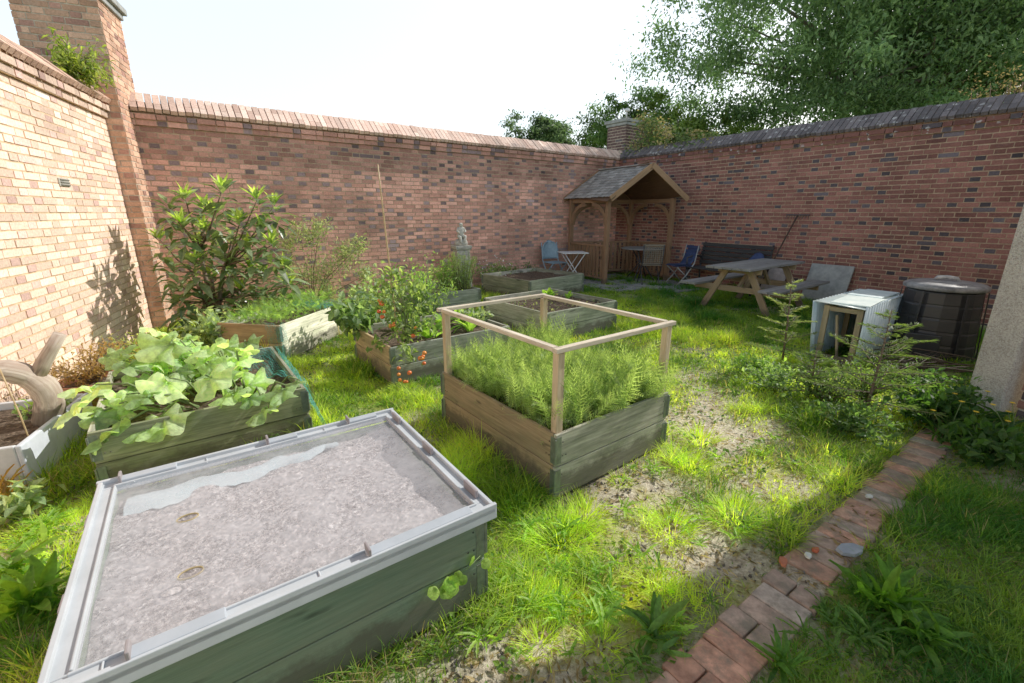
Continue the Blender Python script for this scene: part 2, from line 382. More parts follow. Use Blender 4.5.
PAL_B = [(.76, .41, .32), (.66, .33, .25), (.28, .20, .20)]
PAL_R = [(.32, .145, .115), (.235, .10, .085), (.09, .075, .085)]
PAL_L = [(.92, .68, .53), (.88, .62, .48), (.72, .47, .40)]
# back wall: local x runs from the left junction to the corner, body behind
bw0 = CORNER - B_ * 9.62
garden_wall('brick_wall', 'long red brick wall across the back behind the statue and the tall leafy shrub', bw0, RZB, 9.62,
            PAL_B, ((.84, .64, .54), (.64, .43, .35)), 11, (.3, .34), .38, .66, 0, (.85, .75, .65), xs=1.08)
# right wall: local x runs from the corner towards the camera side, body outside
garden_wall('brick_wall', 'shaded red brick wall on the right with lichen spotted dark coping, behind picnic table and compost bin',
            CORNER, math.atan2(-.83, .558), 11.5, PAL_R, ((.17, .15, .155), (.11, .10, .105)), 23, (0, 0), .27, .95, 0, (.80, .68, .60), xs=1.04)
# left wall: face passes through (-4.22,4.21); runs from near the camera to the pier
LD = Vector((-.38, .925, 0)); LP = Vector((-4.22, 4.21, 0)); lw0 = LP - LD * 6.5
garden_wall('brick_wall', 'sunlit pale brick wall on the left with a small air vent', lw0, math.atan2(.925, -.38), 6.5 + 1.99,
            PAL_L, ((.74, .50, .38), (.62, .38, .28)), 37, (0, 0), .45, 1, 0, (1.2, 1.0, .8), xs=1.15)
# air brick
t = thing('air_vent', 'small grey louvred air vent set in the sunlit left brick wall', 'vent', Vector((-4.42, 4.69, 1.83)) , math.atan2(.925, -.38))
mb = MB(); mb.box((0, -.008, 0), (.20, .012, .075)); mb.build('frame', M['stone'], t, bevel=.002)
mb = MB()
for k in range(3): mb.beam((-.085, -.018, -.024 + k * .024), (.085, -.018, -.024 + k * .024), .012, .012, (0, -.6, .8), (.5, .5, .5))
mb.build('louvre', M['stone'], t)

# piers ------------------------------------------------------------
def pier(name, label, origin, rz, wx, wy, h, pal, capc, seed, matcap='slab'):
    """box pier; local origin is the front left corner, x along the front"""
    t = thing(name, label, 'pier', origin, rz)
    mb = MB(); cx, cy = wx / 2, wy / 2
    for (ox, oy, ang, ln) in ((0, 0, 0, wx), (wx, 0, math.pi / 2, wy), (wx, wy, math.pi, wx), (0, wy, -math.pi / 2, wy)):
        f = MB(); bricks(f, ln, -.05, h, pal, seed + int(ang * 3) + 9, 0, (0, 0), .2, depth=.045)
        ca, sa = math.cos(ang), math.sin(ang); Rm = np.array([[ca, -sa, 0], [sa, ca, 0], [0, 0, 1]])
        for V, Lx, Tx, C in zip(f.V, f.L, f.T, f.C):
            mb.V.append(V @ Rm.T + np.array((ox, oy, 0))); mb.L.append(Lx + mb.n); mb.T.append(Tx); mb.C.append(C); mb.G.append(V); mb.n += len(V)
    mb.build('brickwork', M['brick'], t)
    m = MB(); m.box((cx, cy, h / 2 - .05), (wx - .012, wy - .012, h)); m.build('mortar', M['mortar'], t)
    c = MB(); c.box((cx, cy, h + .0), (wx + .06, wy + .06, .07)); c.box((cx, cy, h + .075), (wx + .14, wy + .14, .08))
    c.build('cap', M[matcap], t, bevel=.012)
    return t
# left pier: front face looks at the camera, projects from the left wall
Q = LP + LD * 1.99
pier('brick_pier', 'tall brick pier with a concrete cap where the sunlit left wall meets the back wall', Q + Vector((.925, .38, 0)) * .17 - Vector((.925, .38, 0)) * .80,
     math.atan2(.38, .925), .80, .72, 3.98, [(.66, .40, .28), (.58, .32, .21), (.34, .18, .14)], None, 51)
# corner pier
pier('brick_pier', 'dark square brick pier with a sloping cap rising above the far corner', CORNER + B_ * .22 - A_ * .02 + Vector((.0, .06, 0)),
     RZB, .74, .62, 3.72, [(.15, .09, .085), (.11, .07, .07), (.07, .06, .065)], None, 67)
t = thing('wall_light', 'small white lamp fitting on the corner of the far pier cap', 'lamp', CORNER + B_ * .16 + Vector((0, .0, 3.80)))
mb = MB(); mb.tube([(0, 0, 0), (0, 0, .1), (.0, -.02, .16)], .018, 8); mb.build('bracket', M['white_metal'], t, True)
mb = MB(); mb.lathe([(.0, .09), (.05, .07), (.07, .03), (.05, 0), (0, -.01)], 12, (0, -.03, .15)); mb.build('lamp_head', M['white_metal'], t, True)

# outbuilding on the right that shades the path --------------------
m, nt_, b_, o_ = new_mat('pebbledash'); tc = N(nt_, 'ShaderNodeTexCoord').outputs['Object']
v = N(nt_, 'ShaderNodeTexVoronoi'); v.inputs['Scale'].default_value = 120; nt_.links.new(tc, v.inputs['Vector'])
c = ramp(nt_, v.outputs['Color'], [(.1, (.36, .30, .26)), (.5, (.50, .44, .38)), (.9, (.60, .55, .48))])
c = mix(nt_, c, ramp(nt_, noise(nt_, tc, 3, 5), [(.3, g3(.75)), (.7, g3(1.1))]), 1, 'MULTIPLY')
nt_.links.new(c, b_.inputs['Base Color']); b_.inputs['Roughness'].default_value = .95; bump(nt_, b_, v.outputs['Distance'], .8, .006); M['pebble'] = m
P0 = Vector((3.79, 3.49, 0)); fd = Vector((.20, -.98, 0)).normalized()
t = thing('concrete_post', 'tall square pebble faced concrete post at the right edge beside the compost bin', 'post', P0, math.atan2(fd.y, fd.x))
mb = MB(); mb.box((.12, .14, 1.7), (.24, .28, 3.42)); mb.build('shaft', M['pebble'], t, bevel=.012)
mb = MB(); mb.box((.12, .14, 3.46), (.30, .34, .08)); mb.build('cap', M['slab'], t, bevel=.01)
t = thing('outbuilding', 'brick outbuilding beyond the right edge standing behind the concrete post', 'building', P0 + fd * .285 + Vector((.06, 0, 0)), math.atan2(fd.y, fd.x))
mb = MB(); bricks(mb, 4.6, -.05, 3.4, [(.42, .22, .17), (.36, .17, .13), (.12, .09, .09)], 88, 0, (0, 0)); mb.build('wall', M['brick'], t)
mb = MB(); mb.box((2.3, 1.3, 1.65), (4.58, 2.58, 3.4)); mb.build('core', M['mortar'], t)
mb = MB(); mb.box((2.3, 1.3, 3.42), (4.9, 2.9, .12)); mb.build('roof', M['slab'], t, bevel=.01)

# ------------------------------------------------------------------ foliage templates
def t_leaf(w=.35, fold=.12, droop=.12):
    v = [(0, 0, 0), (-w / 2, .42, fold), (w / 2, .42, fold), (0, .45, 0), (-w * .3, .75, fold * .6 - droop * .5), (w * .3, .75, fold * .6 - droop * .5), (0, 1, -droop), (0, .76, -droop * .5)]
    f = [(0, 3, 1), (0, 2, 3), (1, 3, 7), (1, 7, 4), (2, 7, 3), (2, 5, 7), (4, 7, 6), (5, 6, 7)]
    return np.array(v, float), np.array(f)
def t_leaf4(w=.4, fold=.08):
    return np.array([(0, 0, 0), (-w / 2, .5, fold), (0, 1, -.05), (w / 2, .5, fold)], float), np.array([(0, 3, 2), (0, 2, 1)])
def t_blade(bend=.35, w=.05, n=3):
    V = []; F = []
    for i in range(n + 1):
        t = i / n; ww = w * (1 - t ** 1.6) + .004; y = bend * t * t; z = t * (1 - .25 * bend * t)
        V += [(-ww / 2, y, z), (ww / 2, y, z)]
    for i in range(n): a = 2 * i; F.append((a, a + 1, a + 3, a + 2))
    return np.array(V, float), np.array(F)
def t_strap(w=.26, droop=.55, teeth=False, n=7):
    V = []; F = []
    for i in range(n + 1):
        t = i / n; ww = w * math.sin(math.pi * min(1, t * .9 + .06)) ** .8 * (.55 + .6 * t)
        if teeth and i % 2: ww *= .55
        z = t * .35 - droop * t * t; rw = .02 * math.sin(i * 2.3); V += [(-ww / 2, t, z + .04 + rw), (0, t, z), (ww / 2, t, z + .04 - rw)]
    for i in range(n): a = 3 * i; F += [(a, a + 1, a + 4, a + 3), (a + 1, a + 2, a + 5, a + 4)]
    return np.array(V, float), np.array(F)
def t_frond(n=7, w=.5, lw=.035):
    """feathery pinnate leaf along +y"""
    V = []; F = []
    for i in range(n):
        t = .2 + .8 * i / (n - 1); L = w * (1 - abs(t - .5) * 1.2) * .5
        for s in (-1, 1):
            k = len(V); V += [(0, t - lw, -.1 * t * t), (s * L, t + .12 , .03 - .1 * t * t), (0, t + lw, -.1 * t * t)]
            F.append((k, k + 1, k + 2) if s > 0 else (k, k + 2, k + 1))
    k = len(V); V += [(-.012, 0, 0), (.012, 0, 0), (0, 1, -.1)]; F.append((k, k + 1, k + 2))
    return np.array(V, float), np.array(F)
def t_lobed(n=24, lobes=5, amp=.2, ruf=.06):
    V = [(0, .12, -.05)]; F = []
    for ring in (.55, 1.0):
        for i in range(n):
            th = 2 * math.pi * i / n; rr = ring * .5 * (1 + amp * math.cos(lobes * (th - math.pi / 2)) * ring + .06 * math.sin(9 * th))
            notch = .45 if abs(((th + math.pi / 2 + math.pi) % (2 * math.pi)) - math.pi) < .2 else 1
            rr *= notch
            V.append((rr * math.cos(th), .42 + rr * math.sin(th) , (.04 if ring < 1 else .0) + ruf * math.sin(5 * th + ring) * ring - .10 * ring * ring))
    for i in range(n):
        j = (i + 1) % n; F.append((0, 1 + i, 1 + j)); F.append((1 + i, 1 + n + i, 1 + n + j)); F.append((1 + i, 1 + n + j, 1 + j))
    return np.array(V, float), np.array(F)
LEAF = t_leaf(); LEAFW = t_leaf(.55, .1, .15); LEAFN = t_leaf(.3, .08, .22); LEAF4 = t_leaf4(); LEAF4W = t_leaf4(.6); NEEDLE = t_leaf4(.14, .02)
FROND = t_frond(); LOBED = t_lobed(); STRAP = t_strap(); STRAPT = t_strap(.24, .45, True, 10)

def frames(D, U, S):
    D = np.asarray(D, float); U = np.asarray(U, float)
    D = D / np.linalg.norm(D, axis=1, keepdims=True)
    X = np.cross(D, U); nx = np.linalg.norm(X, axis=1, keepdims=True); nx[nx < 1e-6] = 1; X = X / nx
    Z = np.cross(X, D); S = np.asarray(S, float)
    if S.ndim == 0: S = np.full(len(D), float(S))
    Mx = np.stack([X, D, Z], axis=2); return Mx * (S[:, None, None] if S.ndim == 1 else S[:, None, :])
def rdir(n, zmin=-1, zmax=1):
    z = rng.uniform(zmin, zmax, n); a = rng.uniform(0, 2 * math.pi, n); r = np.sqrt(1 - z * z)
    return np.stack([r * np.cos(a), r * np.sin(a), z], 1)
def colmix(n, c1, c2, var=.25):
    t = rng.random((n, 1)); return (np.array(c1) * (1 - t) + np.array(c2) * t) * rng.uniform(1 - var, 1 + var, (n, 1))

# ------------------------------------------------------------------ trees
def tree(name, label, base, crown_c, crown_r, nclus, nleaf, leafsz, c1, c2, trunk_r=.3, group=None, droop=.3, limbs=10, seed=1, cr=.17, open_=.0, keep=None):
    r = np.random.default_rng(seed); t = thing(name, label, 'tree', base, 0, group)
    base = Vector(base); cc = Vector(crown_c) - base; rx, ry, rz = crown_r
    # clusters spread through the crown's volume, more of them towards its skin
    Cn = []
    while len(Cn) < nclus:
        d = r.normal(size=3); d /= np.linalg.norm(d); rad = r.random() ** .45
        lump = 1 + .28 * math.sin(3.1 * d[0] + seed) * math.cos(2.7 * d[1] + 1.3 * seed) + .18 * math.sin(5 * d[2] + 4 * d[0])
        p = np.array(cc) + d * np.array((rx, ry, rz)) * rad * lump
        if open_ and math.sin(p[0] * 1.3 + seed) * math.sin(p[1] * 1.1) * math.sin(p[2] * 1.5) > 1 - open_: continue
        if p[2] < .3: continue
        if keep and not keep(p + np.array(base)): continue
        Cn.append(p)
    Cn = np.array(Cn); br = r.uniform(.55, 1.35, len(Cn)); sz = r.uniform(.6, 1.35, len(Cn)) * cr * (rx + rz) / 2
    idx = r.integers(0, len(Cn), nleaf)
    off = r.normal(size=(nleaf, 3)) * .5; off[:, 2] *= .62
    P = Cn[idx] + off * sz[idx][:, None]
    D = r.normal(size=(nleaf, 3)); D[:, 2] -= droop * 2; U = r.normal(size=(nleaf, 3)) * .6; U[:, 2] += 1
    tt = r.random((nleaf, 1)); C = (np.array(c1) * (1 - tt) + np.array(c2) * tt) * br[idx][:, None] * r.uniform(.75, 1.25, (nleaf, 1))
    mb = MB(); mb.many(*LEAF4, frames(D, U, r.uniform(.65, 1.3, nleaf) * leafsz), P, C); mb.build('crown', M['leaf_tree'], t)
    wd = MB(); top = cc + Vector((0, 0, rz * .35))
    pts = [Vector((0, 0, 0)), cc * .25 + Vector((.1, 0, 0)), cc * .6, cc, top]
    wd.tube(pts, [trunk_r * 1.25, trunk_r, trunk_r * .8, trunk_r * .5, trunk_r * .15], 10)
    for k in range(limbs):
        s0 = r.uniform(.35, .95); p0 = cc * s0; tgt = Vector(Cn[r.integers(0, len(Cn))]); mid = p0.lerp(tgt, .5) + Vector((0, 0, .10 * (tgt - p0).length))
        rr = trunk_r * r.uniform(.22, .42); wd.tube([p0, p0.lerp(mid, .5) + Vector((0, 0, .03)), mid, mid.lerp(tgt, .5), tgt], [rr, rr * .8, rr * .6, rr * .4, rr * .15], 6)
        for q in range(3):
            t2 = Vector(Cn[r.integers(0, len(Cn))])
            if (t2 - mid).length < max(rx, rz) * .8:
                wd.tube([mid, mid.lerp(t2, .5) + Vector((0, 0, .1)), t2], [rr * .5, rr * .3, rr * .08], 5)
    wd.build('trunk', M['bark'], t, True)
    return t

# ------------------------------------------------------------------ pallet collar beds
def bed(name, label, P, Dx, L1, L2, h, side_cols, tiers=2, soil='soil', soil_z=None, mats=None, group='raised beds of pallet collar boards', th=.022, hinges=True, tilt=0):
    """P front-left corner, Dx direction of the front side (length L1); side L2 runs to the left-hand normal of Dx"""
    rz = math.atan2(Dx[1], Dx[0]); t = thing(name, label, 'raised bed', (P[0], P[1], 0), rz, group)
    hh = h / tiers
    sides = [('front', (0, 0), (L1, 0), (0, 1)), ('right', (L1, 0), (L1, L2), (-1, 0)), ('back', (L1, L2), (0, L2), (0, -1)), ('left', (0, L2), (0, 0), (1, 0))]
    for i, (nm, a, b, inn) in enumerate(sides):
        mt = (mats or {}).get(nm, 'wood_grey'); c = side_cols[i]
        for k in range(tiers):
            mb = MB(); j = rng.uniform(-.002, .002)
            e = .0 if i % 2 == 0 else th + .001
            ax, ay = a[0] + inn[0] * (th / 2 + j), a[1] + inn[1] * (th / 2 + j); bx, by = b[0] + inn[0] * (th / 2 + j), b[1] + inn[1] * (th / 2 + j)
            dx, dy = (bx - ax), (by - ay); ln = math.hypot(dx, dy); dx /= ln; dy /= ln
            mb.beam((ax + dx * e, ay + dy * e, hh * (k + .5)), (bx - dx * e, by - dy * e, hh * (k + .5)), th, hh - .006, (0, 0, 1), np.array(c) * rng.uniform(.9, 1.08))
            for q_ in (.05, .075) if hinges else ():
                for e_ in (q_, ln - q_):
                    for zz in (hh * (k + .3), hh * (k + .72)):
                        if q_ == .075 and zz > hh * (k + .5): continue
                        mb.box((ax + dx * e_ - inn[0] * (th / 2 + .0006), ay + dy * e_ - inn[1] * (th / 2 + .0006), zz), (.007, .007, .007), None, (.18, .17, .16))
            mb.build('board', M[mt], t, bevel=.003)
    if hinges:
        for (cx, cy, sx, sy) in ((0, 0, 1, 1), (L1, 0, -1, 1), (L1, L2, -1, -1), (0, L2, 1, -1)):
            mb = MB()
            for k in range(tiers):
                z = hh * (k + .5)
                hc = (.55, .60, .50); mb.box((cx + sx * .018, cy - sy * .0030, z), (.040, .0025, hh * .80), None, hc); mb.box((cx - sx * .0030, cy + sy * .018, z), (.0025, .040, hh * .80), None, hc)
                mb.tube([(cx - sx * .006, cy - sy * .006, z - hh * .36), (cx - sx * .006, cy - sy * .006, z + hh * .36)], .006, 6, hc)
            mb.build('hinge', M['galv'], t)
    z = soil_z if soil_z is not None else h - .07
    nx, ny = int(L1 / .04), int(L2 / .04); X, Y = np.meshgrid(np.linspace(th, L1 - th, nx), np.linspace(th, L2 - th, ny))
    Z = z + (fbm(X * 6, Y * 6, int(L1 * 100)) - .5) * .06
    V = np.stack([X, Y, Z], 2).reshape(-1, 3); I = np.arange(nx * ny).reshape(ny, nx)
    F = np.stack([I[:-1, :-1], I[:-1, 1:], I[1:, 1:], I[1:, :-1]], 2).reshape(-1, 4)
    mb = MB(); mb.V.append(V); mb.L.append(F.reshape(-1)); mb.T.append(np.full(len(F), 4)); mb.C.append(np.ones_like(V)); mb.G.append(V); mb.n = len(V)
    mb.build('soil', M[soil], t, True)
    return t

W1 = (1, 1, 1)
# 1 framed bed in the middle
FB_P = Vector((.237, 2.18, 0)); FBdx = B_; FBL1, FBL2 = 1.01, 1.27
framed = bed('raised_bed', 'raised bed of two board tiers with a pale batten frame standing over feathery greens', FB_P, B_, FBL1, FBL2, .40,
             [(.95, .95, .88), (1, 1, .95), (.9, .9, .85), (.95, .9, .8)], mats={'left': 'wood_warm'})
for (x, y) in ((.035, .035), (FBL1 - .035, .035), (FBL1 - .035, FBL2 - .035), (.035, FBL2 - .035)):
    mb = MB(); mb.box((x, y, .55), (.045, .045, .60), None, (.95, .85, .7)); mb.build('post', M['wood_pale'], framed, bevel=.003)
for (a, b) in (((-.01, .02), (FBL1 + .01, .02)), ((FBL1 - .03, .047), (FBL1 - .03, FBL2 - .03)), ((-.01, FBL2 - .0), (FBL1 + .01, FBL2 - .0)), ((.02, .047), (.02, FBL2 - .03))):
    mb = MB(); mb.beam((*a, .868), (*b, .868), .038, .026); mb.build('rail', M['wood_pale'], framed, bevel=.003)

# 2 foreground lidded bed
hL = .455
LF = at(55, 683, hL); RF = at(498, 508, hL); LB_ = at(92, 484, hL)
RB_ = at(390, 409, hL); L1 = 1.285; L2 = 1.10
dxl = Vector((math.cos(R(35.3)), math.sin(R(35.3)), 0)); dyl = Vector((-dxl.y, dxl.x, 0))
LD_P = (LF + RF + LB_ + RB_) / 4 - dxl * L1 / 2 - dyl * L2 / 2; LD_P.z = 0
o_in = LD_P + dxl * .035 + dyl * .035
lid = bed('raised_bed', 'green painted raised bed in the foreground under a grey lid with a cloudy clear panel', o_in, dxl, L1 - .07, L2 - .07, .40,
          [(1, 1, 1)] * 4, soil='soil_dry', soil_z=.372, mats={k: 'wood_green' for k in ('front', 'right', 'back', 'left')})
lidp = MB()
rz = math.atan2(dxl.y, dxl.x); ex, ey = -.035, -.035     # lid coordinates start outside the box
def LX(x, y, z): return (x + ex, y + ey, z)
fw = .062
for (c, s) in (((L1 / 2, fw / 2, .43), (L1, fw, .022)), ((L1 / 2, L2 - fw / 2, .43), (L1, fw, .022)), ((fw / 2, L2 / 2, .43), (fw, L2 - 2 * fw - .002, .022)), ((L1 - fw / 2, L2 / 2, .43), (fw, L2 - 2 * fw - .002, .022))):
    lidp.box(LX(*c), s)
for (c, s) in (((L1 / 2, .008, .425), (L1 + .012, .016, .065)), ((L1 / 2, L2 - .008, .425), (L1 + .012, .016, .065)), ((.008, L2 / 2, .424), (.016, L2 - .034, .065)), ((L1 - .008, L2 / 2, .424), (.016, L2 - .034, .065))):
    lidp.box(LX(*c), s)
# inner lip
for (c, s) in (((L1 / 2, fw - .004, .444), (L1 - 2 * fw + .02, .008, .012)), ((L1 / 2, L2 - fw + .004, .444), (L1 - 2 * fw + .02, .008, .012)), ((fw - .004, L2 / 2, .4445), (.008, L2 - 2 * fw - .01, .012)), ((L1 - fw + .004, L2 / 2, .4445), (.008, L2 - 2 * fw - .01, .012))):
    lidp.box(LX(*c), s)
# cross-section ribs on the rim
for k in range(5):
    for xx, yy, sx, sy in ((.12 + k * (L1 - .24) / 4, .04, .006, .05), (.12 + k * (L1 - .24) / 4, L2 - .04, .006, .05)):
        lidp.box(LX(xx, yy, .4435), (sx, sy, .006))
lidf = lidp.build('lid_frame', M['plastic_grey'], lid, bevel=.006)
def mat_panel():
    m, nt, b, out = new_mat('cloudy_panel'); tc = N(nt, 'ShaderNodeTexCoord').outputs['Object']
    b.inputs['Base Color'].default_value = (.88, .88, .93, 1); b.inputs['Roughness'].default_value = .14; b.inputs['Specular IOR Level'].default_value = .9
    f = noise(nt, tc, 5, 12, .82); f2 = noise(nt, tc, 1, 6, .7, (4, 60, 4))
    tr = N(nt, 'ShaderNodeBsdfTransparent'); tr.inputs[0].default_value = (.95, .95, .97, 1)
    d = N(nt, 'ShaderNodeBsdfTranslucent'); d.inputs[0].default_value = (.8, .8, .88, 1)
    m1 = N(nt, 'ShaderNodeMixShader'); m1.inputs[0].default_value = .25; nt.links.new(b.outputs[0], m1.inputs[1]); nt.links.new(d.outputs[0], m1.inputs[2])
    ms = N(nt, 'ShaderNodeMixShader'); fac = ramp(nt, f, [(.36, g3(.18)), (.64, g3(.42))]); nt.links.new(fac, ms.inputs[0])
    nt.links.new(tr.outputs[0], ms.inputs[1]); nt.links.new(m1.outputs[0], ms.inputs[2]); nt.links.new(ms.outputs[0], out.inputs[0])
    bump(nt, b, f2, .08, .002); return m
M['panel'] = mat_panel()
# panel with two oval vent holes, built as a grid without the cells inside the holes
nx, ny = 150, 130; X, Y = np.meshgrid(np.linspace(fw - .01, L1 - fw + .01, nx), np.linspace(fw - .01, L2 - fw + .01, ny))
Z = .4335 - .018 * np.sin(np.pi * (X - fw) / (L1 - 2 * fw)) * np.sin(np.pi * (Y - fw) / (L2 - 2 * fw)) + (fbm(X * 5, Y * 5, 5) - .5) * .006
holes = []
for (px, py) in ((187, 516), (190, 571)):
    q = at(px, py, .43) - o_in; holes.append((q.dot(dxl) - ex, q.dot(dyl) - ey))
rxh, ryh = .034, .022
for hx, hy in holes:      # pull near vertices onto the ellipse
    u = (X - hx) / rxh; v_ = (Y - hy) / ryh; rr = np.sqrt(u * u + v_ * v_); m_ = (rr > .72) & (rr < 1.3)
    X = np.where(m_, hx + u / rr * rxh, X); Y = np.where(m_, hy + v_ / rr * ryh, Y)
V = np.stack([X + ex, Y + ey, Z], 2).reshape(-1, 3); I = np.arange(nx * ny).reshape(ny, nx)
F = np.stack([I[:-1, :-1], I[:-1, 1:], I[1:, 1:], I[1:, :-1]], 2).reshape(-1, 4)
cx = X.reshape(-1)[F].mean(1); cy = Y.reshape(-1)[F].mean(1); ok = np.ones(len(F), bool)
for hx, hy in holes: ok &= (((cx - hx) / rxh) ** 2 + ((cy - hy) / ryh) ** 2) > .93
F = F[ok]
mb = MB(); mb.V.append(V); mb.L.append(F.reshape(-1)); mb.T.append(np.full(len(F), 4)); mb.C.append(np.ones_like(V)); mb.G.append(V); mb.n = len(V)
mb.build('clear_panel', M['panel'], lid, True)
for hx, hy in holes:
    mb = MB(); pts = [(hx + ex + rxh * math.cos(a) * 1.03, hy + ey + ryh * math.sin(a) * 1.03, .4215) for a in np.linspace(0, 2 * math.pi, 25)]
    mb.tube(pts, .0035, 5, (.75, .55, .25), False); mb.build('vent_ring', M['plastic_grey'], lid, True)
# raised sliding catches on the rim and their brown end stops
def catch(x, y, ln, along):
    mb = MB(); s = (ln, .045, .02) if along == 'x' else (.045, ln, .02); mb.box(LX(x, y, .451), s, None, (.8, .83, .87)); c = mb.build('catch', M['plastic_grey'], lid, bevel=.004)
    mb = MB(); e = .5 * ln - .006
    if along == 'x': mb.box(LX(x - e, y, .462), (.010, .05, .042))
    else: mb.box(LX(x, y + e, .462), (.05, .010, .042))
    mb.build('end_stop', M['plastic_brown'], c, bevel=.003)
for x, ln in ((.28, .22), (.99, .40)): catch(x, .03, ln, 'x')
for x, ln in ((.17, .20), (.70, .14), (1.1, .16)): catch(x, L2 - .03, ln, 'x')
for y in (.14, .55, .95): 
    mb = MB(); mb.box(LX(L1 - .03, y, .46), (.014, .10, .036)); mb.build('end_stop', M['plastic_brown'], lid, bevel=.004)
for y in (.35, .8):
    mb = MB(); mb.box(LX(.004, y, .43), (.018, .08, .05)); mb.build('end_stop', M['plastic_brown'], lid, bevel=.004)
# bluish reflection on the lid, added as a pale strip under the panel
M['cloth'] = mat_plain('pale_blue_strip', (.48, .58, .60), (.42, .48, .50), .9, 0, 8, .3)  # not a real cloth: material of the reflection strip
mb = MB(); nx = 30; P_ = []; 
for i in range(nx):
    t_ = i / (nx - 1); wv = .03 * math.sin(9 * t_) + .012 * math.sin(31 * t_)
    x = .05 + .86 * t_; wid = .17 * (1 - t_ * .6); y0 = L2 - .20 + wv * .5 + .05 * t_
    for q in range(4): P_.append((x, y0 - wid * .5 + wid * q / 3, .392 + .006 * math.sin(q * 2 + 7 * t_)))
P_ = [(x_, y_ + .012 * math.sin(x_ * 23) + .008 * rng.normal(), z_ - (.016 if q_ % 4 in (0, 3) else 0)) for q_, (x_, y_, z_) in enumerate(P_)]
F_ = [(i * 4 + q, (i + 1) * 4 + q, (i + 1) * 4 + q + 1, i * 4 + q + 1) for i in range(nx - 1) for q in range(3)]
mb.add(P_, F_); c_ = mb.build('reflection_strip', M['cloth'], None, True); c_.location = o_in; c_.rotation_euler = (0, 0, rz)
tag(c_, 'pale blue strip coloured as a reflection beneath the clear lid of the foreground bed', 'cloth')  # not a real cloth: strip stands in for the reflection

# 3 squash bed
sq_P = Vector((-2.32, 2.22, 0)); sqd = Vector((.89, .66, 0)).normalized()
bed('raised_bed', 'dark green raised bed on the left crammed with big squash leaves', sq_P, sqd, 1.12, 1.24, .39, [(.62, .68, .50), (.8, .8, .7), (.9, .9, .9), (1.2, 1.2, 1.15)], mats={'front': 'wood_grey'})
# 4 pale bed with netting
wh_P = Vector((-2.46, 4.60, 0)); whd = Vector((.18, .98, 0)).normalized()
wb_P = wh_P + Vector((-.735, .135, 0))
bed('raised_bed', 'pale raised bed of low leafy greens by the tall shrub', wb_P, Vector((.735, -.135, 0)), .75, 1.3, .40,
    [(1.2, 1.0, .8), (2.7, 2.65, 2.5), (1.7, 1.7, 1.7), (1.6, 1.6, 1.6)], mats={'front': 'wood_warm'})  # right side tinted far brighter: sunlight put into the board colour
# 5 tomato bed
tm_P = Vector((-1.10, 3.90, 0))
bed('raised_bed', 'raised bed with the tomato plant and bamboo cane, left of the framed bed', tm_P, B_, 1.35, 1.0, .37, [(.85, .95, .95), (1, 1, 1), (1, 1, 1), (1.3, 1.25, 1.1)], mats={'left': 'wood_warm'})
# 6 rosemary bed
rs_P = Vector((-1.42, 6.40, 0))
bed('raised_bed', 'raised bed with an upright rosemary bush close to the statue', rs_P, B_, 1.15, .95, .39, [(.8, .9, .9), (.9, .95, .9), (1, 1, 1), (1, 1, 1)])
# 7 mid bed
md_P = Vector((.42, 5.26, 0))
bed('raised_bed', 'sparsely planted raised bed just behind the framed bed', md_P, Vector((.78, .625, 0)), 1.30, 1.30, .39, [(.8, .9, .82), (.8, .85, .8), (1.3, 1.3, 1.3), (1.1, 1.1, 1)])
# 8 far bed
fr_P = Vector((.31, 7.80, 0))
bed('raised_bed', 'bare raised bed of dark soil farthest away beside the white bistro table', fr_P, Vector((.70, .66, 0)), 1.5, 1.30, .40, [(.8, .9, .82), (.8, .85, .8), (1.2, 1.2, 1.2), (.75, .75, .6)])

# ------------------------------------------------------------------ the ground
BEDS = [(FB_P, B_, 1.01, 1.27), (o_in, dxl, 1.2, 1.06), (sq_P, sqd, 1.12, 1.24), (wb_P, Vector((.735, -.135, 0)).normalized(), .75, 1.3), (tm_P, B_, 1.35, 1.0), (rs_P, B_, 1.15, .95),
        (md_P, Vector((.78, .625, 0)).normalized(), 1.3, 1.3), (fr_P, Vector((.70, .66, 0)).normalized(), 1.5, 1.3)]
def bed_sd(x, y):
    """signed distance to the nearest bed outline (negative inside)"""
    best = np.full(np.shape(x), 9.0)
    for P, d, a, b in BEDS:
        u = (x - P.x) * d.x + (y - P.y) * d.y; v = -(x - P.x) * d.y + (y - P.y) * d.x
        qx = np.abs(u - a / 2) - a / 2; qy = np.abs(v - b / 2) - b / 2
        dd = np.sqrt(np.maximum(qx, 0) ** 2 + np.maximum(qy, 0) ** 2) + np.minimum(np.maximum(qx, qy), 0)
        best = np.minimum(best, dd)
    return best
PATH0 = Vector((.64, 1.16, 0)); 
def path_sd(x, y):
    u = (x - .30) * .808 + (y - .92) * .589; v = -(x - .30) * .589 + (y - .92) * .808
    return np.where((u > -.6) & (u < 3.6), np.abs(v + .012), 9.0)
def blob(x, y, cx, cy, r): return np.exp(-((x - cx) ** 2 + (y - cy) ** 2) / (r * r))
BARE = [(2.08, 5.03, .35), (1.75, 4.2, .3), (1.61, 3.57, .32), (1.47, 2.87, .30), (1.05, 2.45, .25), (.77, 2.18, .28), (.55, 1.85, .22), (.38, 1.62, .2), (.35, 2.05, .12), (1.35, 3.3, .25), (-.05, 1.2, .2), (.12, 1.05, .2), (1.15, 1.9, .18), (.33, 1.50, .16), (.45, 1.4, .15), (.25, 1.7, .12), (.6, 1.75, .15), (.95, 1.75, .2), (.8, 1.95, .2), (.2, 1.35, .15),
        (1.3, 2.3, .25), (.62, 2.35, .18), (1.0, 2.35, .2), (1.9, 3.0, .25), (-2.55, 2.05, .25), (-2.3, 1.95, .2), (1.7, 2.35, .2)]
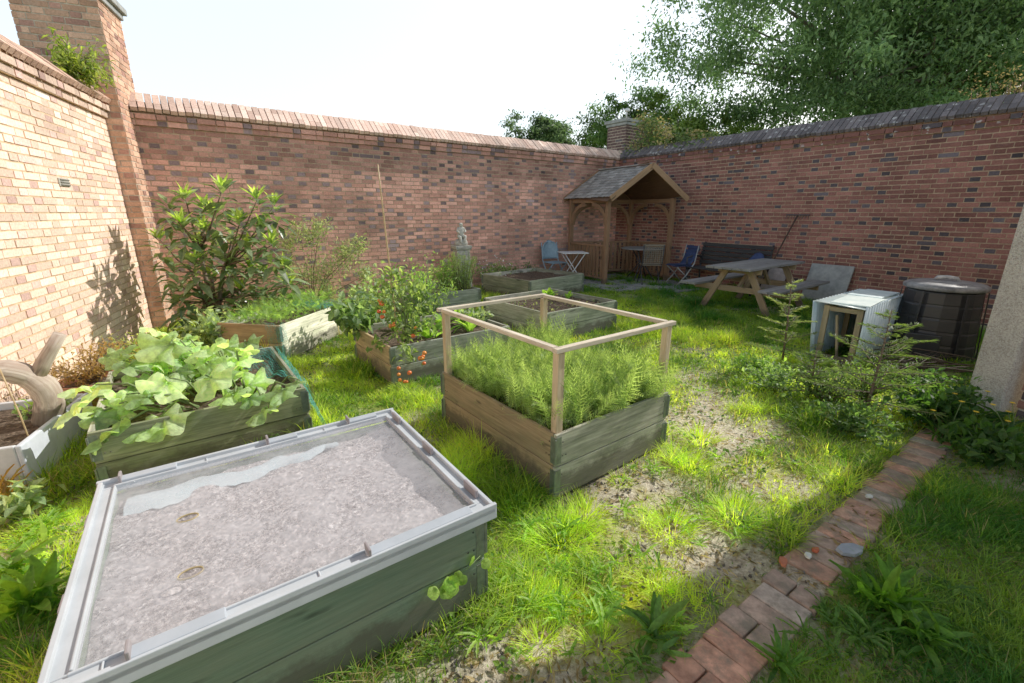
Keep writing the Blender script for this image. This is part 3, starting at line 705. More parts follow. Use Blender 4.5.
def lushness(x, y):
    n = fbm(x * 1.7, y * 1.7, 3, 3); b = 0
    for cx, cy, r in BARE: b = b + blob(x, y, cx, cy, r)
    L = .80 + (n - .5) * 1.5 - np.minimum(b, 1.1) * .58
    L = L + .35 * blob(x, y, -.6, 2.9, .8) + .4 * blob(x, y, 2.3, 1.6, .7) + .2 * blob(x, y, 2.6, 6.5, 1.6)
    L = np.where(path_sd(x, y) < .10, L - .9, L)
    return np.clip(L, 0, 1)
def moss(x, y): return np.clip(blob(x, y, .33, 1.50, .17) * 1.2 + blob(x, y, .22, 1.85, .12) + blob(x, y, .55, 1.6, .10) + (fbm(x * 4, y * 4, 21) > .66) * .35 * (y < 4), 0, 1)
PAVED = [(4.0, 9.1, .6), (3.3, 9.3, .8), (2.9, 9.4, .6), (2.6, 8.6, .0)]
gx = np.concatenate([[-600, -150, -40, -15], np.arange(-7, 9.01, .055), [15, 40, 150, 600]]); gy = np.concatenate([[-300, -60, -15, -3], np.arange(-.5, 14.5, .055), [25, 60, 200, 900]])
X, Y = np.meshgrid(gx, gy); Z = (fbm(X * 1.2, Y * 1.2, 8) - .5) * .05 + (fbm(X * 9, Y * 9, 9) - .5) * .022 - .012
far = (X < -7) | (X > 9) | (Y < -.5) | (Y > 14.4); Z = np.where(far, -.03, Z)
psd = path_sd(X, Y); Z = np.where(psd < .2, Z * np.clip((psd - .08) / .12, 0, 1) - .012 * (psd < .14), Z)
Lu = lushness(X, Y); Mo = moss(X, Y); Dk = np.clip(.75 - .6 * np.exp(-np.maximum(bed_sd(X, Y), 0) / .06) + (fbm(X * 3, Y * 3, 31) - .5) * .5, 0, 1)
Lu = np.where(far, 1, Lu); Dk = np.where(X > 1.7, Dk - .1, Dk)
V = np.stack([X, Y, Z], 2).reshape(-1, 3); ny_, nx_ = X.shape; I = np.arange(nx_ * ny_).reshape(ny_, nx_)
F = np.stack([I[:-1, :-1], I[:-1, 1:], I[1:, 1:], I[1:, :-1]], 2).reshape(-1, 4)
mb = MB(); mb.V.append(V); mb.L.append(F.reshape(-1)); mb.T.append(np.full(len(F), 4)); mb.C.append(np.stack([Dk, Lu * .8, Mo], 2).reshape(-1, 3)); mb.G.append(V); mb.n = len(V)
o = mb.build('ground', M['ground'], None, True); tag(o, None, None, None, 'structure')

def gz(x, y): return (fbm(np.asarray(x) * 1.2, np.asarray(y) * 1.2, 8) - .5) * .05 + (fbm(np.asarray(x) * 9, np.asarray(y) * 9, 9) - .5) * .022 - .012

# brick path
PR = random.Random(4)
mb = MB(); pd = Vector((.808, .589, 0)); pn = Vector((-.589, .808, 0)); org = Vector((.30, .92, 0)) - pn * .012
u = -.55; k = 0
pal = [(.54, .33, .25), (.64, .36, .26), (.46, .35, .29), (.54, .47, .41), (.42, .34, .29), (.60, .38, .29)]
m_path = mat_plain('worn_brick', (1.15, 1.1, 1.05), (.55, .52, .50), .95, scale=16, bs=.6, bd=.004, detail=8, spec=.15)
moss_dirt = 1
_nt = m_path.node_tree; _b = [n for n in _nt.nodes if n.type == 'BSDF_PRINCIPLED'][0]; _l = _b.inputs['Base Color'].links[0].from_socket; _t = N(_nt, 'ShaderNodeTexCoord').outputs['Object']
_nt.links.new(mix(_nt, _l, (.20, .185, .14), ramp(_nt, noise(_nt, _t, 7, 8, .75), [(.48, g3(0)), (.62, g3(.75))])), _b.inputs['Base Color'])
while u < 3.7:
    wdt = .112 + PR.uniform(-.004, .004); c = np.array(pal[PR.randrange(6)]) * PR.uniform(.8, 1.15)
    if 1.05 < u < 1.2: u += .10; continue
    p = org + pd * (u + wdt / 2) + pn * PR.uniform(-.012, .012); a = math.atan2(pn.y, pn.x) + PR.uniform(-.05, .05)
    Rm = np.array(Matrix.Rotation(a, 3, 'Z') @ Matrix.Rotation(PR.uniform(-.035, .035), 3, 'X') @ Matrix.Rotation(PR.uniform(-.03, .03), 3, 'Y'))
    if PR.random() < .10:
        for s in (-1, 1): mb.box(p + pn * s * .056 + Vector((0, 0, -.025 + PR.uniform(-.004, .004))), (.104, wdt - .003, .06), Rm, c * PR.uniform(.85, 1.1))
    else: mb.box(p + Vector((0, 0, -.027)), (.195, wdt - .002, .06), Rm, c)
    u += wdt + PR.uniform(.0, .004); k += 1
o = mb.build('brick_path', m_path, None, bevel=.006); tag(o, None, None, None, 'structure')
# worn paving under the shelter
mb = MB(); u0 = Vector((.951, .309, 0)); v0 = Vector((-.476, .879, 0))
PRP = random.Random(9)
for i in range(6):
    for j in range(6):
        c = Vector((2.05, 9.35, 0)) + u0 * (i * .47) + v0 * (j * .47 - .55)
        dr, db, dl = wall_d(c)
        if dr < .35 or db < .35: continue
        if j == 0 and i not in (2, 3, 4): continue
        mb.box((c.x, c.y, .004 + PRP.uniform(-.004, .006)), (.44, .44, .05), np.array(Matrix.Rotation(math.atan2(.309, .951), 3, 'Z')), np.array((1, 1, 1)) * PRP.uniform(.7, 1.1))
o = mb.build('paving', M['slab'], None, bevel=.006); tag(o, None, None, None, 'structure')

# ------------------------------------------------------------------ grass
def in_garden(x, y, m=.05):
    return ((2.74 - x) * .83 + (12.29 - y) * .558 > m) & ((10.22 + .755 * x - y) * .798 > m) & ((x + 4.22 + .411 * (y - 4.21)) * .925 > m) & (y > .75)
def visible(x, y):
    f = y * CP + H * SP; px = 512 + FPX * x / f; return (px > -60) & (px < 1085)
def blades(mb, x, y, z, ln, wd, lean, c, seedn=2, az=None):
    n = len(x); a = rng.uniform(0, 2 * math.pi, n) if az is None else az
    D = np.stack([np.cos(a), np.sin(a), np.zeros(n)], 1); Zv = np.zeros((n, 3)); Zv[:, 2] = 1
    Zv = Zv + D * lean[:, None]; Zv /= np.linalg.norm(Zv, axis=1, keepdims=True); X = np.cross(D, Zv); X /= np.linalg.norm(X, axis=1, keepdims=True)
    groups = rng.integers(0, 3, n)
    for g_, bd in enumerate((.2, .55, .95)):
        m = groups == g_
        tv, tf = t_blade(bd, 1.0, 3)
        Mx = np.stack([X[m] * wd[m][:, None], D[m] * ln[m][:, None], Zv[m] * ln[m][:, None]], axis=2)
        mb.many(tv, tf, Mx, np.stack([x[m], y[m], z[m]], 1), c[m])
def grass_cols(n, x, y, dry=.12):
    t = np.clip((fbm(x * 2.6, y * 2.6, 14) - .5) * 2.6 + .5 + rng.normal(0, .15, n), 0, 1)[:, None]; dry = dry * (.3 + 3 * np.clip(fbm(x * 1.9, y * 1.9, 91) - .45, 0, 1) * 2)
    # shade put into the blade colour: darker, greener near the right wall and outbuilding
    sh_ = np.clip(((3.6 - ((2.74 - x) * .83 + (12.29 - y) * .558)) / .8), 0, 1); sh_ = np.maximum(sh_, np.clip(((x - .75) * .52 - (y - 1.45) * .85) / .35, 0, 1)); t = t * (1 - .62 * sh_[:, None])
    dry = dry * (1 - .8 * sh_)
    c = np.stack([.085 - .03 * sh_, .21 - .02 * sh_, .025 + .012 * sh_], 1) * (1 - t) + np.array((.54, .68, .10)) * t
    c = c * rng.uniform(.7, 1.25, (n, 1)); d = rng.random(n) < dry; c[d] = np.array((.42, .36, .18)) * rng.uniform(.6, 1.1, (d.sum(), 1)); return c

mb = MB()
NT = 27000      # tufts
x = rng.uniform(-5.5, 6.5, NT * 4); y = .8 + 11.2 * rng.random(NT * 4) ** 1.5
ok = in_garden(x, y) & visible(x, y) & (bed_sd(x, y) > .01) & (path_sd(x, y) > .108) & (rng.random(NT * 4) < lushness(x, y) ** 1.1 + .05)
x, y = x[ok][:NT], y[ok][:NT]; print('tufts', len(x))
sd_ = bed_sd(x, y); lu = lushness(x, y)
nb = 11; xx = np.repeat(x, nb); yy = np.repeat(y, nb); spread = .022 + .02 * rng.random(len(xx))
xx = xx + rng.normal(0, 1, len(xx)) * spread; yy = yy + rng.normal(0, 1, len(yy)) * spread
keep_ = (bed_sd(xx, yy) > .002) & (path_sd(xx, yy) > .085); xx, yy = xx[keep_], yy[keep_]
edge = np.exp(-np.maximum(bed_sd(xx, yy), 0) / .07); lu = lushness(xx, yy)
ln = (.018 + .046 * lu + .06 * edge * vnoise(xx * 3, yy * 3, 5)) * rng.uniform(.5, 1.35, len(xx)) * (1 + .9 * (fbm(xx * 2.6, yy * 2.6, 77) > .57)) * (.40 + 1.25 * vnoise(xx * 6, yy * 6, 41))
wdt = (.0036 + .0009 * yy) * rng.uniform(.7, 1.3, len(xx))
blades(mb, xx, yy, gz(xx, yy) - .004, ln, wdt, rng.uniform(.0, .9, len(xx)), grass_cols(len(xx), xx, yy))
# long tufts placed where the photograph shows them
def tuft(px, py, rad, n, L, c=(.12, .22, .03), w_=.004, world=None):
    P = world or at(px, py)
    a = rng.uniform(0, 2 * math.pi, n); r_ = rad * np.sqrt(rng.random(n)); tx = P[0] + r_ * np.cos(a); ty = P[1] + r_ * np.sin(a)
    k = bed_sd(tx, ty) > .004; tx, ty, a = tx[k], ty[k], a[k]; r_ = r_[k]; m = len(tx)
    l_ = L * rng.uniform(.45, 1.15, m); cc = np.array(c) * rng.uniform(.6, 1.35, (m, 1)); d = rng.random(m) < .08; cc[d] = (.42, .36, .18)
    blades(mb, tx, ty, gz(tx, ty) - .005, l_, np.full(m, w_) * rng.uniform(.7, 1.3, m), np.clip(r_ / rad * 1.0 + rng.normal(0, .15, m), 0, 1.6), cc, az=a + rng.normal(0, .5, m))
Lg = (.10, .25, .03); Yg = (.52, .70, .08)
for a in [(560, 535, .15, 620, .13, Yg), (585, 515, .10, 260, .12, Yg), (670, 525, .11, 320, .10, Yg), (645, 515, .07, 140, .08, Yg), (735, 515, .12, 420, .12, Yg), (770, 530, .12, 330, .10, Lg), (655, 580, .07, 160, .08, Yg),
          (690, 465, .10, 300, .13, Yg), (700, 440, .10, 250, .14, Yg), (672, 455, .07, 140, .14, Yg), (665, 430, .05, 90, .12, Yg), (520, 480, .12, 420, .16, Lg), (500, 455, .12, 420, .15, Lg), (480, 430, .12, 320, .15, Lg), (535, 500, .08, 220, .16, Lg),
          (460, 425, .10, 220, .12, Lg), (450, 410, .12, 260, .1, Lg), (520, 520, .10, 200, .13, Yg), (545, 485, .06, 160, .14, Lg), (430, 400, .14, 260, .1, Yg), (345, 380, .14, 240, .08, Yg), (340, 400, .14, 240, .08, Yg), (405, 390, .10, 220, .1, Yg),
          (620, 480, .05, 80, .08, Yg), (850, 460, .12, 220, .13, Lg), (830, 450, .10, 200, .12, Yg), (960, 510, .18, 480, .13, Lg), (1000, 500, .16, 340, .14, Lg), (920, 530, .12, 300, .12, Lg), (980, 540, .16, 320, .12, Lg), (950, 490, .12, 260, .12, Lg),
          (75, 520, .14, 380, .10, Yg), (40, 530, .12, 280, .1, Yg), (95, 500, .08, 160, .08, Yg), (60, 560, .12, 300, .12, Yg), (20, 640, .10, 300, .14, Lg), (35, 670, .08, 240, .14, Lg), (120, 500, .05, 90, .07, Yg), (270, 420, .06, 90, .11, Yg), (290, 425, .06, 90, .10, Yg),
          (600, 640, .06, 120, .07, Yg), (560, 600, .06, 110, .07, Yg), (540, 640, .06, 130, .07, Yg), (500, 575, .05, 90, .08, Yg), (800, 660, .08, 150, .08, Lg), (900, 660, .10, 200, .07, Lg), (880, 600, .10, 180, .08, Lg), (960, 620, .14, 240, .06, Lg)]:
    tuft(*a)
o = mb.build('grass', M['grass'], None, True); tag(o, 'uneven green grass growing over the garden floor', 'grass', None, 'stuff')

# small broad weeds, dry litter
mb = MB(); n = 60000; x = rng.uniform(-5, 6.5, n); y = .85 + 8.5 * rng.random(n) ** 1.5
ok = in_garden(x, y) & visible(x, y) & (bed_sd(x, y) > .01) & (path_sd(x, y) > .11) & (fbm(x * 2.7, y * 2.7, 55) + .25 * lushness(x, y) > .60); x, y = x[ok], y[ok]; n = len(x)
D = rdir(n, -.1, .7); U = np.tile((0, 0, 1.), (n, 1)) + rng.normal(0, .35, (n, 3))
t_ = rng.random((n, 1)); c = (np.array((.05, .12, .02)) * (1 - t_) + np.array((.17, .28, .05)) * t_) * rng.uniform(.7, 1.2, (n, 1))
mb.many(*LEAF4W, frames(D, U, rng.uniform(.012, .034, n) * (1 + .1 * y)), np.stack([x, y, gz(x, y) + rng.uniform(.004, .035, n)], 1), c)
o = mb.build('low_weeds', M['leaf'], None); tag(o, 'small clover like weeds spread among the grass', 'weeds', None, 'stuff')
mb = MB(); n = 34000; x = rng.uniform(-4.5, 5, n); y = .85 + 6.5 * rng.random(n) ** 1.6
ok = in_garden(x, y) & visible(x, y) & (bed_sd(x, y) > .0) & (rng.random(n) < 1.3 - lushness(x, y) + .1 * (path_sd(x, y) < .13)); x, y = x[ok], y[ok]; n = len(x)
D = rdir(n, -.05, .12); U = np.tile((0, 0, 1.), (n, 1)) + rng.normal(0, .3, (n, 3)); S = np.stack([rng.uniform(.012, .05, n), rng.uniform(.015, .07, n), np.full(n, .03)], 1)
c = colmix(n, (.42, .34, .22), (.16, .11, .07), .4)
mb.many(*t_leaf4(.35, .06), frames(D, U, S), np.stack([x, y, gz(x, y) + rng.uniform(.002, .010, n)], 1), c)
o = mb.build('dry_litter', M['leaf'], None); tag(o, 'dry leaf and straw litter scattered on the bare soil', 'litter', None, 'stuff')
# gravel and stones by the trough and along beds
ico = [(0, 0, 1), (.9, 0, .3), (.3, .85, .3), (-.75, .5, .3), (-.7, -.55, .3), (.3, -.85, .3), (0, 0, -.6)]
icof = [(0, 1, 2), (0, 2, 3), (0, 3, 4), (0, 4, 5), (0, 5, 1), (6, 2, 1), (6, 3, 2), (6, 4, 3), (6, 5, 4), (6, 1, 5)]
mb = MB(); n = 1500; P = []
for (px, py, r_, k) in ((85, 455, .18, 260), (60, 480, .16, 200), (120, 440, .10, 120), (20, 500, .12, 120), (470, 610, .16, 160), (430, 650, .14, 160), (620, 480, .15, 120), (700, 600, .3, 120), (640, 560, .25, 120), (760, 560, .2, 60)):
    q = at(px, py); P += [(q.x + rng.normal() * r_, q.y + rng.normal() * r_) for _ in range(k)]
P = np.array(P); ok = (bed_sd(P[:, 0], P[:, 1]) > .01); P = P[ok]; n = len(P)
Mx = frames(rdir(n), rdir(n), np.stack([rng.uniform(.004, .014, n), rng.uniform(.004, .016, n), rng.uniform(.003, .009, n)], 1))
mb.many(ico, icof, Mx, np.stack([P[:, 0], P[:, 1], gz(P[:, 0], P[:, 1]) + .004], 1), colmix(n, (.9, .8, .7), (.35, .28, .22), .4))
o = mb.build('gravel', M['slab'], None); tag(o, 'small stones and soil crumbs lying on the bare patches', 'gravel', None, 'stuff')

# slate and brick fragments on the path
def shard(name, label, px, py, sx, sy, h, col, ang, matn, group=None, n=7):
    q = at(px, py, .015); r_ = random.Random(int(px)); mb = MB(); V = []
    for z in (0, h):
        for i in range(n):
            th = 2 * math.pi * i / n; k = .8 + .35 * r_.random() if z == 0 else 0
            if z == 0: V.append((math.cos(th) * sx * k, math.sin(th) * sy * k, 0))
            else: V.append((V[i][0] * .93, V[i][1] * .93, h + r_.uniform(-.2, .2) * h))
    mb.add(V, [tuple(reversed(range(n))), tuple(range(n, 2 * n))] + [(i, (i + 1) % n, n + (i + 1) % n, n + i) for i in range(n)], col)
    o = mb.build(name, M[matn], None, bevel=.002); o.location = (q.x, q.y, .014); o.rotation_euler = (.06, .03, ang); tag(o, label, 'stone' if 'slate' in name or 'stone' in name else 'brick piece', group)
shard('slate_piece', 'smooth blue grey slate piece lying on the brick path', 850, 551, .075, .042, .018, (1.2, 1.3, 1.5), .2, 'slab')
shard('brick_fragment', 'small bright orange brick fragment lying on the brick path beside the pale chip', 815, 551, .022, .015, .014, (1.1, .6, .5), .5, 'terracotta')
shard('brick_fragment', 'flat reddish brick fragment at the path edge nearest the shadow line', 783, 563, .032, .02, .014, (1, .75, .7), 1.1, 'terracotta')
shard('stone_chip', 'small white stone chip on the brick path left of the slate', 808, 556, .022, .016, .012, (2.6, 2.6, 2.5), .9, 'slab')
shard('stone_chip', 'pale stone chip on the path farther up toward the shrubs', 869, 497, .026, .016, .012, (2.3, 2.3, 2.2), .1, 'slab')

# ------------------------------------------------------------------ planting
def rosette(name, label, P, n, L, w_, cols, group, elev=(.2, .9), tmpl=None, cat='weed', gloss=False, jit=.35):
    t = thing(name, label, cat, P, 0, group); a = np.arange(n) * 2.4 + rng.normal(0, jit, n) + rng.random() * 6; e = rng.uniform(elev[0], elev[1], n)
    D = np.stack([np.cos(a) * np.cos(e), np.sin(a) * np.cos(e), np.sin(e)], 1); U = np.tile((0, 0, 1.), (n, 1)) + rng.normal(0, .4, (n, 3))
    s_ = L * rng.uniform(.35, 1.15, n); S = np.stack([s_ * w_, s_, s_], 1)
    mb = MB(); mb.many(*(tmpl or STRAP), frames(D, U, S), np.stack([rng.normal(0, L * .14, n), rng.normal(0, L * .14, n), np.full(n, .004)], 1), colmix(n, *cols)); mb.build('leaves', M['leaf_gloss' if gloss else 'leaf'], t, True)
    return t
dk_g = ((.07, .16, .03), (.15, .27, .06)); br_g = ((.16, .30, .04), (.30, .46, .08))
rosette('broadleaf_weed', 'large broad leaved weed at the lower edge of the path', at(655, 640), 24, .17, .8, ((.07, .16, .04), (.14, .26, .06)), None, (.2, 1.2))
rosette('dock_plant', 'tall clump of pointed dock leaves on the shaded right side of the path', at(885, 610), 60, .19, .75, ((.07, .18, .02), (.16, .33, .04)), None, (.2, 1.45))
rosette('dock_plant', 'smaller dock clump just below the larger one, nearer the bottom edge', at(920, 640), 40, .14, .75, ((.06, .15, .025), (.12, .25, .04)), None, (.2, 1.3))
rosette('dock_plant', 'leafy dock clump at the bottom right of the path by its nearest bricks', at(780, 668), 26, .12, .7, ((.06, .15, .025), (.12, .25, .04)), None, (.2, 1.2))
rosette('dock_plant', 'dense dock clump in the bottom left beside the lidded bed', at(35, 610), 40, .22, .9, ((.09, .2, .02), (.16, .3, .04)), None, (.3, 1.3))
rosette('dock_plant', 'broad dock clump at the left edge below the trough', at(12, 575), 26, .20, .9, ((.1, .22, .03), (.2, .33, .05)), None, (.2, 1.2))
ros = [(530, 610), (505, 605), (550, 570), (520, 655), (570, 655), (655, 570), (730, 372), (765, 388), (742, 352), (820, 405), (700, 392), (660, 345), (690, 345), (720, 350), (610, 600), (590, 575), (790, 420), (840, 425),
       (760, 455), (815, 470), (845, 485), (735, 540), (700, 545), (640, 665), (745, 600), (720, 620), (830, 650), (860, 640), (940, 590), (985, 610), (1000, 660), (320, 400), (380, 405), (625, 480), (470, 400), (500, 620), (560, 620), (480, 640), (805, 358), (772, 345)]
RD = random.Random(12)
for _ in range(70): ros.append((RD.uniform(500, 860), 330 + 310 * RD.random() ** 1.2))
for _ in range(16): ros.append((RD.uniform(800, 1010), RD.uniform(540, 675)))
for _ in range(10): ros.append((RD.uniform(20, 110), RD.uniform(490, 600)))
for i, (px, py) in enumerate(ros):
    P = at(px, py)
    if float(bed_sd(P.x, P.y)) < .03 or float(path_sd(P.x, P.y)) < .12 or P.y > 6: continue
    shade_ = (P.x - .75) * .52 - (P.y - 1.45) * .85 > 0  # shade put into leaf colour: darker rosettes inside the outbuilding's shadow
    rosette('dandelion', 'toothed dandelion rosette growing flat in the grass', P, random.randint(12, 22), random.uniform(.05, .11), random.uniform(.7, 1.0), dk_g if shade_ else br_g, 'dandelion rosettes in the lawn', (.1, .7), STRAPT)

# feathery carrots in the framed bed
def in_bed(bedd, n, m=.05):
    P, d, a, b = bedd; u = rng.uniform(m, a - m, n); v = rng.uniform(m, b - m, n); nrm = Vector((-d.y, d.x, 0))
    return np.stack([P.x + d.x * u + nrm.x * v, P.y + d.y * u + nrm.y * v], 1)
mb = MB(); n = 270; Q = in_bed(BEDS[0], n, .04)
for i in range(n):
    k = random.randint(6, 10); b0 = np.array((Q[i, 0], Q[i, 1], .33)); a = rng.uniform(0, 6.28, k); sp = rng.uniform(.15, .75, k); hgt = rng.uniform(.08, .26, k) * (.7 + .6 * vnoise(Q[i, 0] * 3, Q[i, 1] * 3, 4))
    tips = b0 + np.stack([np.cos(a) * sp * hgt, np.sin(a) * sp * hgt, hgt], 1)
    cc = colmix(k, (.12, .20, .065), (.30, .39, .16)) * (1 if (i % 3) else .8)
    D = tips - b0; S = np.linalg.norm(D, axis=1) * 1.25; Sx = np.stack([S * rng.uniform(.5, .8, k), S, S], 1)
    U = rng.normal(0, .5, (k, 3)); U[:, 2] += .6
    mb.many(*t_frond(11, .46, .012), frames(D, U, Sx), np.tile(b0, (k, 1)), cc)
    # finer second order sprays at the tips
    k2 = k * 3; ii = rng.integers(0, k, k2); bs = b0 + (tips[ii] - b0) * rng.uniform(.45, 1.0, (k2, 1)); D2 = rng.normal(0, 1, (k2, 3)); D2[:, 2] += .5
    mb.many(*t_frond(7, .7, .022), frames(D2, rng.normal(0, 1, (k2, 3)), rng.uniform(.05, .10, k2)), bs, colmix(k2, (.16, .25, .09), (.38, .47, .21)))
o = mb.build('carrot_tops', M['leaf'], None); tag(o, 'feathery carrot tops filling the framed bed', 'vegetables', None, 'stuff')
mb = MB()
for i in range(60):
    q = in_bed(BEDS[0], 1, .05)[0]; n = 5; a = rng.uniform(0, 6.28, n)
    blades(mb, np.full(n, q[0]) + rng.normal(0, .01, n), np.full(n, q[1]) + rng.normal(0, .01, n), np.full(n, .33), rng.uniform(.18, .36, n), np.full(n, .006), rng.uniform(.1, .7, n), colmix(n, (.16, .26, .10), (.3, .4, .2)))
o = mb.build('onion_leaves', M['grass'], None, True); tag(o, 'long thin leaves standing among the carrot tops', 'vegetables', None, 'stuff')

def leafy(name, label, P, h, rad, n, sz, cols, tmpl=LEAF, cat='plant', group=None, stems=12, matn='leaf', up=.4, shape='ball', stemcol=(1, 1, 1), smooth=False, stemmat='stem', zb=0, lo=.15, bias=.5):
    """bushy plant: stems fanning from the base, leaves through the volume"""
    t = thing(name, label, cat, P, 0, group); mb = MB(); sm = MB(); Cn = []
    for i in range(stems):
        a = rng.uniform(0, 6.28); r_ = rad * math.sqrt(rng.random()) ; hh = h * rng.uniform(.65, 1.0) * (1 - .35 * (r_ / max(rad, .01)) ** 2)
        tip = Vector((math.cos(a) * r_, math.sin(a) * r_, hh)); mid = Vector((tip.x * .4, tip.y * .4, hh * .55))
        sm.tube([(rng.normal() * .01, rng.normal() * .01, 0), mid, tip], [.006 + .006 * h, .005 + .003 * h, .002], 5, stemcol); Cn.append((mid, tip))
    per = n // stems; P_ = []; D_ = []
    for mid, tip in Cn:
        tt = rng.random(per) ** bias; m_ = np.array(mid); tp = np.array(tip); b_0 = np.zeros(3)
        q = np.where(tt[:, None] < .4, b_0 + (m_ - b_0) * (tt[:, None] / .4), m_ + (tp - m_) * ((tt[:, None] - .4) / .6))
        kk = q[:, 2] > h * lo; q = q[kk]
        q = q + rng.normal(0, rad * .16, q.shape) * np.array((1, 1, .7)); P_.append(q); d = rng.normal(0, 1, q.shape); d[:, 2] += up; D_.append(d)
    P_ = np.concatenate(P_); D_ = np.concatenate(D_); P_[:, 2] = np.maximum(P_[:, 2], .01); n = len(P_)
    U = rng.normal(0, .5, (n, 3)); U[:, 2] += 1
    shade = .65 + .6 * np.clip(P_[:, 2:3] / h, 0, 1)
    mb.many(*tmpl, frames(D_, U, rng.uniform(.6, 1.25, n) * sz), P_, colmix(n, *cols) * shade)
    sm.build('stems', M[stemmat], t, True); mb.build('foliage', M[matn], t, smooth); return t

# squash
def squash(name, label, spots, group=None):
    P0 = Vector(spots[0][0]); t = thing(name, label, 'squash plant', P0, 0, group); lf = MB(); st = MB()
    for (q, s, az, cc) in spots:
        q = Vector(q) - P0; 
        base = Vector((q.x * .6, q.y * .6, .0)); st.tube([base, base.lerp(q, .5) + Vector((0, 0, .06)), q], [.008, .007, .005], 6)
        D = np.array([[math.cos(az), math.sin(az), rng.uniform(-.35, .05)]]); U = np.array([[rng.normal() * .6, rng.normal() * .6 - .25, 1]])
        lf.many(*t_lobed(30, 5, .22 + .10 * rng.random(), .06 + .07 * rng.random()), frames(D, U, np.array([s])), np.array([q]), np.array([cc]))
    st.build('stems', M['stem'], t, True); lf.build('leaves', M['leaf'], t, True); return t
spots = []
Qs = in_bed((sq_P, sqd, .84, 1.24), 62, -.02); 
for i in range(62):
    c_ = colmix(1, (.26, .40, .18), (.52, .64, .38))[0]
    spots.append(((Qs[i, 0], Qs[i, 1], .38 + .20 * rng.random() ** 1.3), rng.uniform(.11, .24), rng.uniform(0, 6.28), c_))
for (px, py, z, s) in ((160, 412, .40, .24), (150, 426, .34, .18), (235, 392, .42, .20), (270, 405, .36, .20), (285, 385, .44, .2), (128, 395, .44, .18), (205, 375, .55, .26), (180, 340, .66, .28), (150, 330, .72, .2), (215, 345, .62, .26), (245, 340, .55, .2), (170, 378, .55, .24), (125, 348, .6, .16), (262, 398, .33, .13), (300, 380, .4, .12)):
    q = at(px, py, z); spots.append(((q.x, q.y, z), s, rng.uniform(4.3, 6.0), colmix(1, (.30, .42, .20), (.48, .58, .34))[0]))
spots = [((-1.95, 3.05, .33), .1, 1, (.1, .2, .05))] + [q for q in spots if True]
squash('squash_plant', 'sprawling squash with big pale lobed leaves spilling over the left bed', spots)
# gourd tendril leaves on the lidded bed's side
t = thing('bindweed_sprig', 'small light green bindweed leaves growing from the board gap of the foreground bed', 'weed', o_in + dxl * 1.08 - dyl * .004 + Vector((0, 0, .2)), rz)
mb = MB(); k = 11; Pp = np.array([(rng.uniform(-.10, .10), rng.uniform(-.035, -.008), rng.uniform(-.035, .03)) for _ in range(k)]); Pp[:, 2] += Pp[:, 0] * .25
mb.many(*t_lobed(14, 1, .15, .03), frames(np.stack([rng.normal(0, .7, k), -np.ones(k) * .5, rng.normal(-.3, .4, k)], 1), np.tile((0, -1., .6), (k, 1)) + rng.normal(0, .3, (k, 3)), rng.uniform(.03, .055, k)), Pp, colmix(k, (.25, .42, .06), (.35, .5, .1)))
mb.build('leaves', M['leaf'], t, True); mb = MB(); mb.tube([(-.11, -.006, -.02), (-.03, -.014, 0), (.05, -.01, .0), (.11, -.008, .03)], .0015, 5); mb.build('stem', M['stem'], t, True)

